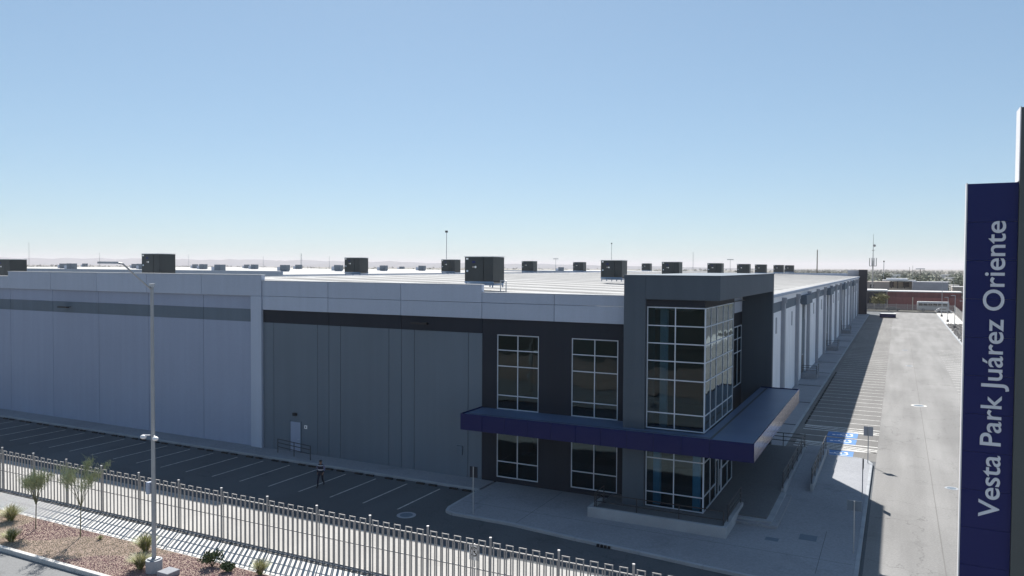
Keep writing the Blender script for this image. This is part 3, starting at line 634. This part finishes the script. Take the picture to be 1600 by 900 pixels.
# ------------------------------------------------------------------ person walking across the stalls
def person(x, y):
    t = thing('person', 'person in dark uniform and vest with reflective bands walking across the stalls', 'person', (x, y, 0))
    P = {'pel': (0, 0, .93, .145, .105), 'wst': (0, .0, 1.10, .135, .10), 'chs': (0, -.01, 1.30, .165, .115), 'ngb': (0, 0, 1.45, .075, .07), 'nk': (0, -.01, 1.53, .055, .055), 'hd': (0, -.025, 1.62, .085, .10), 'top': (0, -.02, 1.72, .06, .075),
         'sl': (-.19, 0, 1.41, .065, .065), 'el': (-.25, .12, 1.15, .047, .047), 'wl': (-.26, .14, .90, .034, .034), 'hl': (-.255, .12, .81, .038, .02),
         'sr': (.19, 0, 1.41, .065, .065), 'er': (.26, -.02, 1.14, .047, .047), 'wr': (.26, -.22, .98, .034, .034), 'hr': (.25, -.30, .93, .038, .02),
         'ql': (-.1, 0, .86, .095, .095), 'kl': (-.10, -.21, .50, .062, .062), 'al': (-.10, -.27, .10, .045, .045), 'tl': (-.11, -.44, .06, .04, .035),
         'qr': (.1, 0, .86, .095, .095), 'kr': (.10, .06, .48, .062, .062), 'ar': (.10, .33, .16, .045, .045), 'tr': (.11, .22, .045, .04, .035)}
    E_ = 'pel-wst wst-chs chs-ngb ngb-nk nk-hd hd-top chs-sl sl-el el-wl wl-hl chs-sr sr-er er-wr wr-hr pel-ql ql-kl kl-al al-tl pel-qr qr-kr kr-ar ar-tr'.split()
    K = list(P); me = bpy.data.meshes.new('body'); me.from_pydata([P[k][:3] for k in K], [tuple(K.index(q) for q in e.split('-')) for e in E_], [])
    o = bpy.data.objects.new('tmp_body', me); COL.objects.link(o)
    o.modifiers.new('skin', 'SKIN'); s = o.modifiers.new('sub', 'SUBSURF'); s.levels = 2; s.render_levels = 2
    for i, k in enumerate(K): me.skin_vertices[0].data[i].radius = P[k][3:]; me.skin_vertices[0].data[i].use_root = (k == 'pel')
    d = bpy.context.evaluated_depsgraph_get(); d.update(); bme = bpy.data.meshes.new_from_object(o.evaluated_get(d)); bpy.data.objects.remove(o)
    bme.materials.clear(); [bme.materials.append(M[k]) for k in ('uniform', 'shirt', 'skin', 'boot')]
    for p in bme.polygons:
        c = p.center; p.use_smooth = True
        p.material_index = 2 if (c.z > 1.47 or (abs(c.x) > .2 and (c.z < .89 or (c.x > 0 and c.y < -.21)) and c.z > .7)) else 3 if c.z < .13 else 1 if (c.z > 1.08 and abs(c.x) > .17) else 0
    body = link('body', bme, t, (x, y, 0))
    def band(name, m, z0, z1, rx, ry, n=20, dy=0):
        b = MB(); b.prism([(x+rx*math.cos(a), y+dy+ry*math.sin(a)) for a in [2*math.pi*i/n for i in range(n)]], z0, z1); return b.build(name, m, t)
    v = MB(); rings = [(1.02, .185, .145), (1.12, .18, .14), (1.28, .205, .155), (1.40, .195, .145), (1.47, .12, .11)]; prev = None
    for z, rx, ry in rings:
        cur = [v.bm.verts.new((x+rx*math.cos(a), y-.005+ry*math.sin(a), z)) for a in [2*math.pi*i/18 for i in range(18)]]
        if prev: [v.bm.faces.new((prev[i], prev[(i+1) % 18], cur[(i+1) % 18], cur[i])) for i in range(18)]
        prev = cur
    v.build('vest', 'vest', t, smooth=True)
    band('reflective_band', 'reflective', 1.10, 1.15, .187, .147, dy=-.005); band('reflective_band', 'reflective', 1.375, 1.415, .203, .153, dy=-.005)
    c = MB(); bmesh.ops.create_uvsphere(c.bm, u_segments=14, v_segments=8, radius=.108, matrix=Matrix.Translation((x, y-.02, 1.665)) @ Matrix.Diagonal((.95, 1.1, .75, 1)))
    bmesh.ops.delete(c.bm, geom=[w for w in c.bm.verts if w.co.z < 1.655], context='VERTS'); c.prism([(x-.08, y-.1), (x+.08, y-.1), (x+.05, y-.2), (x-.05, y-.2)], 1.66, 1.672); c.build('cap', 'boot', t)
    f = MB()
    for sx in (-.032, .032): f.box(x+sx-.012, x+sx+.012, y-.128, y-.118, 1.615, 1.63)
    f.box(x-.025, x+.025, y-.124, y-.116, 1.555, 1.563); f.build('eyes_and_mouth', 'boot', body)
    f = MB(); f.box(x-.012, x+.012, y-.145, y-.115, 1.575, 1.612); [f.box(x+s_*.088-.01, x+s_*.088+.01, y-.04, y, 1.585, 1.64) for s_ in (-1, 1)]; f.build('nose_and_ears', 'skin', body)
    for sx, hx, hy, hz_ in ((-1, -.255, .12, .0), (1, .25, -.30, .12)):
        f = MB()
        for j, (dy, L_) in enumerate(((-.03, .075), (-.01, .085), (.01, .08), (.03, .065))):
            f.bar((x+hx, y+hy+dy, .80+hz_), (x+hx-sx*.005, y+hy+dy-.005, .80+hz_-L_*.55), .0095, 6); f.bar((x+hx-sx*.005, y+hy+dy-.005, .80+hz_-L_*.55), (x+hx-sx*.02, y+hy+dy-.008, .80+hz_-L_), .0085, 6)
        f.bar((x+hx, y+hy-.03, .84+hz_), (x+hx-sx*.015, y+hy-.065, .79+hz_), .011, 6); f.build('hand', 'skin', body)
    return t
pp = person(-32.84, 38.35); pp.rotation_euler[2] = math.radians(20)

# ------------------------------------------------------------------ planting
def tuft(x, y, h, r, label, plume=.3, n=340, mk='tuft'):
    t = thing('grass_tuft', label, 'plant', (x, y, .05), 'ornamental plants in the gravel bed'); 
    for part, m, cnt, hs in (('blades', mk, n, .85), ('plumes', 'plume', int(n*plume), 1.0)):
        if not cnt: continue
        b = MB()
        for _ in range(cnt):
            a = random.uniform(0, 6.283); lean = random.uniform(.05, 1)**.8*r; L_ = h*hs*random.uniform(.65, 1.05)*(1-.25*lean/r); w = random.uniform(.013, .028)
            c, s = math.cos(a), math.sin(a); p = (-s*w, c*w); x0, y0 = x+random.uniform(-.1, .1)*r, y+random.uniform(-.1, .1)*r
            prev = None
            for q in (0, .45, .8, 1):
                d = lean*(q**1.6); ww = 1-q*.85; zz_ = .05+L_*q*(1-.12*q*lean/r)
                cur = [b.bm.verts.new((x0+c*d+p[0]*ww*k, y0+s*d+p[1]*ww*k, zz_)) for k in (-1, 1)]
                if prev: b.bm.faces.new((prev[0], prev[1], cur[1], cur[0]))
                prev = cur
        b.build(part, m, t)
    return t
tuft(-43.4, 25.25, 1.05, .85, 'large plumed grass tuft at the left edge of the gravel bed', .6, 320)
tuft(-40.1, 23.35, .85, .65, 'plumed grass tuft close to the street kerb at the left', .3)
tuft(-32.9, 25.55, 1.1, .8, 'plumed grass tuft just behind the street lamp', .5)
tuft(-31.2, 23.95, .95, .75, 'pale plumed grass tuft at the foot of the street lamp', .7)
tuft(-25.8, 26.0, .9, .6, 'grass tuft at the pavement edge right of the dark shrubs', .5)
tuft(-36.4, 25.6, .28, .25, 'tiny dry grass sprig between the young tree and the lamp', .3, 60)
def leaves(b, pts, size, n, spread, flat=.6):
    for _ in range(n):
        c = Vector(random.choice(pts))+Vector((random.gauss(0, spread), random.gauss(0, spread), random.gauss(0, spread*flat)))
        d = Vector((random.gauss(0, 1), random.gauss(0, 1), random.gauss(0, 1))).normalized(); e = d.orthogonal().normalized(); s = size*random.uniform(.6, 1.4)
        b.quad(c-d*s-e*s*.45, c+d*s-e*s*.45, c+d*s+e*s*.45, c-d*s+e*s*.45)
def shrub(x, y, h, label):
    t = thing('shrub', label, 'plant', (x, y, .05), 'ornamental plants in the gravel bed')
    b = MB(); tips = []
    for k in range(12):
        a = random.uniform(0, 6.28); r = random.uniform(.2, .5)*h; p = (x+r*math.cos(a), y+r*math.sin(a), .05+h*random.uniform(.4, .95)); b.bar((x, y, .03), p, .015, 5, .006); tips.append(p)
    b.build('stems', 'bark', t); b = MB(); leaves(b, tips, .05, 420, .11*h/.6); b.build('foliage', 'leaf', t)
shrub(-28.5, 25.7, .7, 'dark green shrub at the edge of the pavement right of the lamp'); shrub(-27.4, 25.6, .42, 'small dark green shrub beside the larger shrub')
def young_tree(x, y, h, label, cr):
    t = thing('young_tree', label, 'tree', (x, y, .05), 'young trees in the gravel bed'); b = MB(); th = h*.46
    b.bar((x, y, .02), (x+.04, y, th*.55), .03, 7, .025); b.bar((x+.04, y, th*.55), (x+.02, y+.03, th), .025, 7, .02); tips = []
    for k in range(13):
        a = k*2.4+random.uniform(-.3, .3); L_ = (h-th)*random.uniform(.65, 1.05); lean = random.uniform(.25, .95)*cr
        m1 = Vector((x+.02+lean*.35*math.cos(a), y+lean*.35*math.sin(a), th+L_*.5)); e = Vector((x+lean*math.cos(a), y+lean*math.sin(a), th+L_))
        b.bar((x+.02, y+.03, th-.02), m1, .014, 5, .010); b.bar(m1, e, .010, 5, .004)
        for q in range(5):
            f = random.uniform(.2, 1); s_ = m1.lerp(e, f); ee = s_+Vector((random.uniform(-.3, .3), random.uniform(-.3, .3), random.uniform(.05, .4))); b.bar(s_, ee, .005, 4, .002); tips += [s_.lerp(ee, .5), ee]
        tips += [m1.lerp(e, .6), e]
    b.build('trunk', 'pv_bark', t); b = MB()
    for _ in range(1500):
        c = Vector(random.choice(tips))+Vector([random.gauss(0, .09) for _ in range(3)]); d = Vector((random.gauss(0, .5), random.gauss(0, .5), random.uniform(.0, 1))).normalized()*random.uniform(.07, .19); e = d.orthogonal().normalized()*.006
        b.quad(c-d-e, c-d+e, c+d+e, c+d-e)
    b.build('crown', 'leaf_pv', t)
young_tree(-37.6, 25.35, 3.6, 'taller young feathery tree in front of the fence left of the lamp', 1.35)
young_tree(-40.85, 25.05, 2.9, 'smaller young feathery tree at the left in front of the fence', .85)
# gravel in two colours, patches with curved edges
def rose(x, y):
    u = x-y/.65+.35*math.sin(y*2.1+x*.7)
    if x < -41.7-(y-24.4)*.55+.2*math.sin(y*3): return False
    return u < -76.4 or -71.2 < u < -62.5 or u > -59
for nm, mk, want in (('tan_gravel', 'pebble_tan', False), ('rose_gravel', 'pebble_rose', True)):
    vs, fs = [], []
    for _ in range(30000):
        x, y = random.uniform(-48, -23), random.uniform(22.64, 26.12)
        if rose(x, y) != want: continue
        r = random.uniform(.015, .034); z = .05; a = random.uniform(0, 3); i = len(vs)
        vs += [(x+r*math.cos(a+k*1.5708)*random.uniform(.7, 1.2), y+r*math.sin(a+k*1.5708), z) for k in range(4)]+[(x+random.uniform(-.3, .3)*r, y+random.uniform(-.3, .3)*r, z+r*random.uniform(.7, 1.2))]
        fs += [(i, i+1, i+4), (i+1, i+2, i+4), (i+2, i+3, i+4), (i+3, i, i+4)]
    m_ = bpy.data.meshes.new(nm); m_.from_pydata(vs, [], fs); m_.materials.append(M[mk]); stuff(link(nm, m_))
vs, fs = [], []
for _ in range(3500):
    x, y = random.uniform(-58, 1), random.uniform(28.2, 28.6); r = random.uniform(.03, .06); i = len(vs); a = random.uniform(0, 3)
    vs += [(x+r*math.cos(a+k*1.5708), y+r*math.sin(a+k*1.5708), .05) for k in range(4)]+[(x, y, .06+r*.9)]; fs += [(i, i+1, i+4), (i+1, i+2, i+4), (i+2, i+3, i+4), (i+3, i, i+4)]
m_ = bpy.data.meshes.new('grey_gravel'); m_.from_pydata(vs, [], fs); m_.materials.append(M['rubble']); stuff(link('grey_gravel', m_))

# ------------------------------------------------------------------ far end of the road
def far_fence(name, label, p0, p1, h=2.5):
    t = thing(name, label, 'fence', (p0[0], p0[1], 0)); d = Vector((p1[0]-p0[0], p1[1]-p0[1])); L_ = d.length; n = int(L_/3.13)
    for k in range(n+1):
        x, y = p0[0]+d.x*k/n, p0[1]+d.y*k/n; MB().bar((x, y, 0), (x, y, h+.2), .05, 6).build('post', 'fence', t)
    b = MB(); m_ = int(L_/.155)
    for k in range(m_): x, y = p0[0]+d.x*k/m_, p0[1]+d.y*k/m_; b.box(x-.03, x+.03, y-.03, y+.03, .1, h)
    stuff(b.build('picket', 'fence', t))
    for z in (.2, 1.25, h-.15): MB().bar((*p0, z), (*p1, z), .03, 4).build('rail', 'fence', t)
far_fence('palisade_fence', 'grey palisade fence closing the far end of the road', (-30, 281), (15.8, 281))
far_fence('palisade_fence', 'grey palisade fence along the stony bed right of the road', (15.9, 280.8), (14.8, 190))
structure(MB().box(-34, 15.2, 279.2, 280.8, -.1, .25).build('end_bed', 'rubble'))
vs, fs = [], []
for _ in range(1600):
    x, y = random.uniform(11, 14.6), random.uniform(160, 226)
    r = random.uniform(.1, .35); i = len(vs); a = random.uniform(0, 3)
    vs += [(x+r*math.cos(a+k*1.2566)*random.uniform(.7, 1.2), y+r*math.sin(a+k*1.2566), .04) for k in range(5)]+[(x, y, .05+r*.7)]; fs += [(i+k, i+(k+1) % 5, i+5) for k in range(5)]
m_ = bpy.data.meshes.new('river_stones'); m_.from_pydata(vs, [], fs); m_.materials.append(M['rubble']); stuff(link('river_stones', m_))
for k, (x, y, h) in enumerate(((11.5, 259.5, 10.4), (11.8, 234, 6.6), (12.1, 211, 7.8), (12.3, 184.4, 7.5))):
    t = thing('road_lamp', ['farthest lamp post in the stony bed right of the road', 'second farthest lamp post in the stony bed right of the road', 'third lamp post from the far end of the stony bed', 'lamp post of the stony bed nearest the totem sign'][k], 'lamp post', (x, y, 0), 'lamp posts in the stony bed')
    MB().bar((x, y, 0), (x, y, .7), .3, 10).build('foot', 'rubble', t); MB().bar((x, y, .7), (x, y, h), .09, 8, .06).build('pole', 'pole', t); MB().box(x-.9, x+.05, y-.12, y+.12, h-.05, h+.05).build('lamp_head', 'steel', t)
t = thing('skip_container', 'low navy blue container with a pale top at the far end of the road', 'container', (-2.6, 246, 0))
box('body', 'navy', -4.7, -.5, 245, 247.2, .12, 1.15, t, .03); box('sunlit_lid', 'white', -4.7, -.5, 245.0, 247.2, 1.152, 1.24, t);  # white top: the sunlight on it is put into the colour
for x in (-4.5, -.8): box('skid', 'dark_metal', x, x+.12, 245, 247.2, 0, .12, t)

def house(name, label, cat, x0, x1, y0, y1, z0, z1, wm, rm, over=.3, rh=.35, wins=(), grp=None):
    t = thing(name, label, cat, ((x0+x1)/2, (y0+y1)/2, 0), grp)
    box('wall', wm, x0, x1, y0, y1, 0, z1-rh, t); r = box('roof', rm, x0-over, x1+over, y0-over, y1+over, z1-rh, z1, t)
    for a_, b_, c_, d_ in wins: w_ = box('window', 'dark_metal', a_, b_, y0-.06, y0+.02, c_, d_, t); box('sill', wm, a_-.1, b_+.1, y0-.12, y0-.061, c_-.12, c_, w_)
    return t
house('long_shed', 'long maroon walled building with a pale flat roof behind the far fence', 'building', -3.4, 19, 300, 312, 0, 6.3, 'maroon', 'pale', .25, .3)
house('low_shed', 'dark fronted shed with a white roof left of the maroon building', 'building', -26, -3.9, 301, 312, 0, 6.6, 'wall_dark', 'white', .3, .5)
MB().box(-3.6, 19.4, 297.6, 297.9, 0, 4.2).build('boundary_wall', 'maroon').__setitem__('label', 'low maroon boundary wall in front of the maroon building')
bpy.data.objects['boundary_wall']['category'] = 'wall'
for x in (-3.5, 4.3): box('wall_pier', 'cream', x, x+.25, 297.5, 297.59, 0, 4.35, bpy.data.objects['boundary_wall'])
house('tan_block', 'tan block with one small dark window behind the maroon building', 'building', -24, -3.2, 328, 340, 0, 9.0, 'tan', 'tan', .05, .2, [(-9.9, -8.5, 6.6, 7.9)])
pv = thing('open_pavilion', 'open sided pavilion with a broad pale roof and dark columns', 'building', (0, 350, 0))
box('back_wall', 'cream', -4.8, 5, 352, 352.3, 0, 8.8, pv); box('plinth', 'cream', -5, 5.2, 345, 352, 0, 6.2, pv)
for x in (-4.7, -2.8, -.5, 2, 4.6): box('column', 'dark_metal', x, x+.35, 345.2, 345.6, 6.2, 9.0, pv)
for x in (-4, 1.6): box('opening', 'dark_metal', x, x+2.3, 351.9, 351.99, 6.6, 8.6, pv)
r_ = box('roof', 'pale', -6, 6.2, 344, 353.5, 9.0, 9.5, pv); MB().box(-4.5, 3.2, 346, 352, 9.5, 10.2).build('upper_roof', 'white', r_)
house('grey_block', 'plain lavender grey block right of the open pavilion', 'building', 4.8, 17, 338, 352, 0, 9.0, 'greyb', 'greyb', .05, .2)
t = thing('cell_tower', 'tall slim antenna mast with a panel cluster beside the warehouse end', 'mast', (-8.75, 320, 0))
MB().bar((-8.75, 320, 0), (-8.75, 320, 17), .28, 8, .2).build('pole', 'fence', t); MB().bar((-8.75, 320, 17), (-8.75, 320, 27), .16, 6, .05).build('top_pole', 'fence', t)
for dx in (-1.15, -.35, .4, 1.15): box('antenna_panel', 'pole' if dx in (-.35, .4) else 'fence', -8.75+dx-.14, -8.75+dx+.14, 319.5, 319.8, 15.1, 18.0, t)
MB().box(-10.0, -7.5, 319.4, 320.6, 14.9, 15.1).build('platform', 'fence', t); MB().bar((-8.3, 319.8, 22.6), (-8.3, 319.4, 22.7), .45, 12).build('dish', 'fence', t); MB().box(-9.2, -8.3, 319.7, 320.2, 20.8, 21.0).build('bracket', 'fence', t)
for z in (7, 8.2, 9.4): box('cabinet', 'fence', -9.2, -8.4, 319.6, 319.95, z, z+.6, t)
# bus on the street beyond the fence
t = thing('bus', 'white bus with a dark window band behind the far fence', 'bus', (10, 290, 0))
box('body', 'pale', 5.6, 14.9, 289, 291.4, .45, 3.1, t, .12)
for k in range(6): box('window', 'bus_glass', 6.0+k*1.42, 7.28+k*1.42, 288.97, 289.01, 1.75, 2.65, t)
box('windscreen', 'bus_glass', 14.88, 14.93, 289.2, 291.2, 1.4, 2.7, t); box('roof_edge', 'coping', 5.7, 14.8, 289.1, 291.3, 3.1, 3.25, t)
for x in (7.4, 12.9):
    w_ = MB().bar((x, 288.95, .48), (x, 289.3, .48), .48, 16).build('wheel', 'rubber', t); MB().bar((x, 288.92, .48), (x, 288.96, .48), .22, 12).build('hub', 'steel', w_)
def car(x, y, col, label, rz=0):
    t = thing('parked_car', label, 'car', (x, y, 0), 'cars parked beyond the far fence')
    b = MB(); pr = [(-2.1, .35), (2.1, .35), (2.15, .75), (1.2, .9), (.6, 1.42), (-1.2, 1.45), (-1.9, .95), (-2.15, .8)]
    lo = [b.bm.verts.new((x+px, y-.85, z)) for px, z in pr]; hi = [b.bm.verts.new((x+px, y+.85, z)) for px, z in pr]
    b.bm.faces.new(lo); b.bm.faces.new(hi[::-1]); [b.bm.faces.new((lo[i], lo[(i+1) % 8], hi[(i+1) % 8], hi[i])) for i in range(8)]
    b.build('body', col, t); box('side_glass', 'bus_glass', x-1.2, x+.7, y-.87, y-.851, .95, 1.33, t)
    for wx in (-1.3, 1.35): MB().bar((x+wx, y-.9, .33), (x+wx, y-.7, .33), .33, 12).build('wheel', 'rubber', t)
car(-1.5, 286.3, 'wall_dark', 'dark car parked behind the far fence'); car(13.2, 285.6, 'steel', 'silver car parked in front of the bus'); car(-8.0, 293, 'black', 'black car beside the maroon wall near the warehouse end')

# ------------------------------------------------------------------ trees and town beyond
def tree(x, y, h, r, label, mk='leaf_far', n=700, grp='trees beyond the far fence'):
    t = thing('tree', label, 'tree', (x, y, 0), grp); b = MB(); b.bar((x, y, 0), (x, y, h*.5), .06*r+.08, 7, .04*r+.05); cl = []
    for k in range(9):
        a = random.uniform(0, 6.28); rr = r*random.uniform(.15, .75); p = (x+rr*math.cos(a), y+rr*math.sin(a), h*random.uniform(.45, .88)); b.bar((x, y, h*.4), p, .03*r+.03, 5, .02); cl.append(p)
    b.build('trunk', 'bark', t); b = MB(); leaves(b, cl, .16*r**.5, n, r*.30, .75); b.build('crown', mk, t); return t
tree(-5.3, 420, 13.4, 3.0, 'dark rounded tree standing above the tan block', n=1100)
tree(-5.0, 296.0, 5.4, 1.9, 'yellow green bush against the maroon wall', 'leaf_yel', 700); tree(-7.2, 296.2, 4.4, 1.3, 'small yellowish bush left of the larger yellow green bush', 'leaf_yel', 400)
tree(30, 345, 9, 3.2, 'dark tree right of the maroon building by the totem edge'); tree(13.5, 372, 9.5, 2.6, 'dark tree behind the lavender grey block'); tree(17.5, 380, 8.8, 2.4, 'tree at the right shoulder of the lavender grey block'); tree(28, 470, 12, 4.2, 'broad tree among the pale houses'); tree(8, 440, 11.5, 4, 'broad tree behind the open pavilion')
def wood(name, x0, x1, y0, y1, n, hmin, hmax):
    vs, fs = [], []
    for _ in range(n):
        t_ = random.random(); y = y0*(y1/y0)**t_; f = y/y0
        x = random.uniform(x0, x1)*f
        if name == 'distant_trees' and 18 < x/f*1.0 < 46 and random.random() < .45: continue
        h = random.uniform(hmin, hmax)*random.choice((.7, 1, 1, 1.15)); r = h*random.uniform(.35, .6)
        for _ in range(34):
            a = random.uniform(0, 6.28); q = random.random()**.5*r; c = Vector((x+q*math.cos(a), y+q*math.sin(a), h*random.uniform(.25, 1)*(1-.3*(q/r)**2)))
            d = Vector((random.gauss(0, 1), random.gauss(0, 1), random.gauss(0, .7))).normalized()*random.uniform(.4, .9)*(r/3); e = d.orthogonal().normalized()*d.length*.7; i = len(vs)
            vs += [c-d-e, c+d-e, c+d+e, c-d+e]; fs.append((i, i+1, i+2, i+3))
    m_ = bpy.data.meshes.new(name); m_.from_pydata(vs, [], fs); m_.materials.append(M['leaf_far']); return stuff(link(name, m_))
wood('distant_trees', -60, 90, 500, 4200, 2600, 4.5, 8.5)
wood('distant_scrub', -1400, -50, 700, 4000, 1300, 4, 9)
hcol = [('pale', 'pale'), ('cream', 'tan'), ('white', 'pale'), ('tan', 'pale'), ('greyb', 'white')]
n_ = 0
for k in range(46):
    y = 430*(1.026**k)+random.uniform(-6, 6); f = y/430; x = random.uniform(19, 37)*f
    s = random.uniform(6, 11)*(1+.2*(f-1)); wm, rm = random.choice(hcol); hh = random.uniform(3.5, 6.5)
    house('house', 'small pale flat roofed house in the distant town right of the lavender grey block', 'house', x-s/2, x+s/2, y, y+s, 0, hh, wm, rm, .15, .25, [(x-s*.3, x-s*.1, 1.2, 2.4), (x+s*.15, x+s*.32, 1.2, 2.4)] if k < 16 else (), 'houses of the distant town')
for k in range(12):
    y = 430+k*70; x = random.uniform(-30, 16)*y/385
    house('house', 'small pale flat roofed house half hidden among the distant trees', 'house', x-5, x+5, y, y+9, 0, random.uniform(5, 9), 'pale', 'white', .2, .3, (), 'houses among the trees')
def mast(x, y, h, label, head=0, r=.12):
    t = thing('mast', label, 'mast', (x, y, 0), 'masts and poles on the skyline'); MB().bar((x, y, 0), (x, y, h), r, 6, r*.6).build('pole', 'bark' if 'dark' in label else 'pole', t)
    if head == 1: MB().box(x-1.6, x+1.6, y-.1, y+.1, h-.35, h).build('cross_arm', 'pole', t)
    if head == 2: MB().box(x-.3, x+.3, y-.3, y+.3, h-.5, h+.1).build('lamp_ring', 'dark_metal', t)
    if head == 3:
        b = MB()
        for k in range(8): z0, z1 = h*k/8, h*(k+1)/8; w0, w1 = 1.3*(1-k/8)+.15, 1.3*(1-(k+1)/8)+.15; b.bar((x-w0, y, z0), (x+w1, y, z1), .07, 4); b.bar((x+w0, y, z0), (x-w1, y, z1), .07, 4); b.bar((x-w0, y, z0), (x-w1, y, z1), .08, 4); b.bar((x+w0, y, z0), (x+w1, y, z1), .08, 4)
        b.build('lattice', 'pole', t)
for x, h, lab, hd, y, r in ((-657, 32, 'thin mast at the far left skyline', 0, 400, .2), (-566, 23, 'thin mast left of the lamp head', 0, 400, .18), (-466, 21.6, 'thin pole right of the left rooftop cooler', 0, 400, .15), (-393, 20.2, 'short pole above the parapet step', 0, 400, .15),
        (-359, 22, 'lattice pylon on the skyline above the tall parapet panels', 3, 400, .1), (-335, 20, 'thin pole left of the second cooler beyond the ridge', 0, 400, .15), (-140, 27, 'slim floodlight mast above the second cooler by the road side', 2, 400, .16), (-173, 18.6, 'cross-arm pole left of the second cooler by the road side', 1, 400, .15),
        (-95.5, 22, 'slim mast above the third cooler by the road side', 0, 400, .14), (-76.6, 18.3, 'cross-arm pole right of the fourth cooler by the road side', 1, 400, .14), (-35.4, 23, 'dark tapered mast above the side roof edge', 0, 400, .35), (-6.3, 17.6, 'lamp mast right of the antenna mast', 2, 400, .2),
        (7.6, 14.2, 'dark utility pole with cross-arm behind the maroon building', 1, 345, .16), (4.4, 14.8, 'thin utility pole left of the dark utility pole', 0, 400, .12), (6.0, 15.6, 'thin utility pole between its two neighbours above the trees', 0, 420, .12), (21, 9, 'light pole among the pale houses', 0, 380, .1), (27, 10, 'tall light pole right among the pale houses', 0, 400, .1)):
    mast(x, y, h, lab, hd, r)
mast(-122.5, 200, 24.7, 'tallest slim floodlight mast left of the nearest cooler', 2, .13)
# neighbouring warehouses to the left and behind
def far_shed(x0, x1, y0, y1, h, label, units):
    t = thing('far_warehouse', label, 'warehouse', ((x0+x1)/2, (y0+y1)/2, 0), 'warehouses of the estate')
    box('wall', 'wall_light', x0, x1, y0, y1, 0, h-.8, t); xm = (x0+x1)/2; b = MB()
    b.quad((x0, y0, h-.8), (xm, y0, h+.1), (xm, y1, h+.1), (x0, y1, h-.8)); b.quad((xm, y0, h+.1), (x1, y0, h-.8), (x1, y1, h-.8), (xm, y1, h+.1)); b.build('roof', 'roof', t)
    box('front_parapet', 'wall_light', x0, x1, y0-.4, y0, h-1.2, h+.15, t)
    for k, (x, y, s) in enumerate(units):
        z = h+.1-.9*abs(x-xm)/((x1-x0)/2); o = thing('far_cooler', 'small grey rooftop cooler on a distant warehouse roof', 'cooler', (x, y, z), 'coolers on the distant roofs')
        box('body', 'wall_mid', x, x+2.6*s, y, y+2, z+.3, z+.3+1.9*s, o); box('duct', 'wall_light', x-1.5*s, x, y+.2, y+1.6, z+.2, z+1.5*s, o); box('stand', 'unit_stand', x+.1, x+2.4*s, y+.2, y+1.8, z-.2, z+.3, o)
far_shed(-300, -150, 160, 330, 12.3, 'white roofed warehouse left of the main building', [(-187, 170+28*k, 1.) for k in range(5)]+[(-255, 168+28*k, 1.) for k in range(6)])
far_shed(-520, -330, 190, 420, 12.2, 'farther white roofed warehouse at the left skyline', [(-370, 200+40*k, 1.1) for k in range(5)]+[(-470, 200+40*k, 1.1) for k in range(5)])
far_shed(-320, -120, 400, 560, 11.6, 'blue grey roofed warehouse far behind the main roof', [(-180, 420, 1.1), (-230, 410, 1.1), (-290, 415, 1.1)])
# hills
vs, fs = [], []
prof = [(-17500, 150), (-15500, 118), (-14000, 128), (-12000, 112), (-10000, 108), (-8500, 95), (-7000, 84), (-5500, 66), (-4000, 52), (-2500, 30), (-1200, 10), (0, 0)]
N = 120
def pz(x):
    for (a0, z0), (a1, z1) in zip(prof, prof[1:]):
        if a0 <= x <= a1: return z0+(z1-z0)*(x-a0)/(a1-a0)
    return 0
for i in range(N+1):
    x = -17500+17500*i/N; z = pz(x)*(1+.10*math.sin(i*1.7)+.07*math.sin(i*.63+1))
    for j, (dy, f) in enumerate(((-1500, 0), (-700, .45), (0, 1), (900, .6), (1800, 0))): vs.append((x*.5, (9800+dy+200*math.sin(i*.8+j))*.5, -.1+z*.5*f*(1+.15*math.sin(i*2.3+j*1.9)*(f < 1))))
for i in range(N):
    for j in range(4): a_ = i*5+j; fs.append((a_, a_+5, a_+6, a_+1))
m_ = bpy.data.meshes.new('hills'); m_.from_pydata(vs, [], fs); m_.materials.append(M['hill']); [setattr(p, 'use_smooth', True) for p in m_.polygons]; structure(link('hills', m_))
# the hazy air of the plain
hz = bpy.data.materials.new('haze'); hz.use_nodes = True; n = hz.node_tree.nodes; n.clear(); o_ = n.new('ShaderNodeOutputMaterial'); v_ = n.new('ShaderNodeVolumePrincipled')
v_.inputs['Color'].default_value = (1, .95, .985, 1); v_.inputs['Density'].default_value = 1.1e-4; v_.inputs['Anisotropy'].default_value = 0
hz.node_tree.links.new(v_.outputs[0], o_.inputs['Volume']); M['haze'] = hz
ho = MB().box(-18500, 18500, -3500, 18500, -1.2, 115).build('haze', 'haze'); stuff(ho)
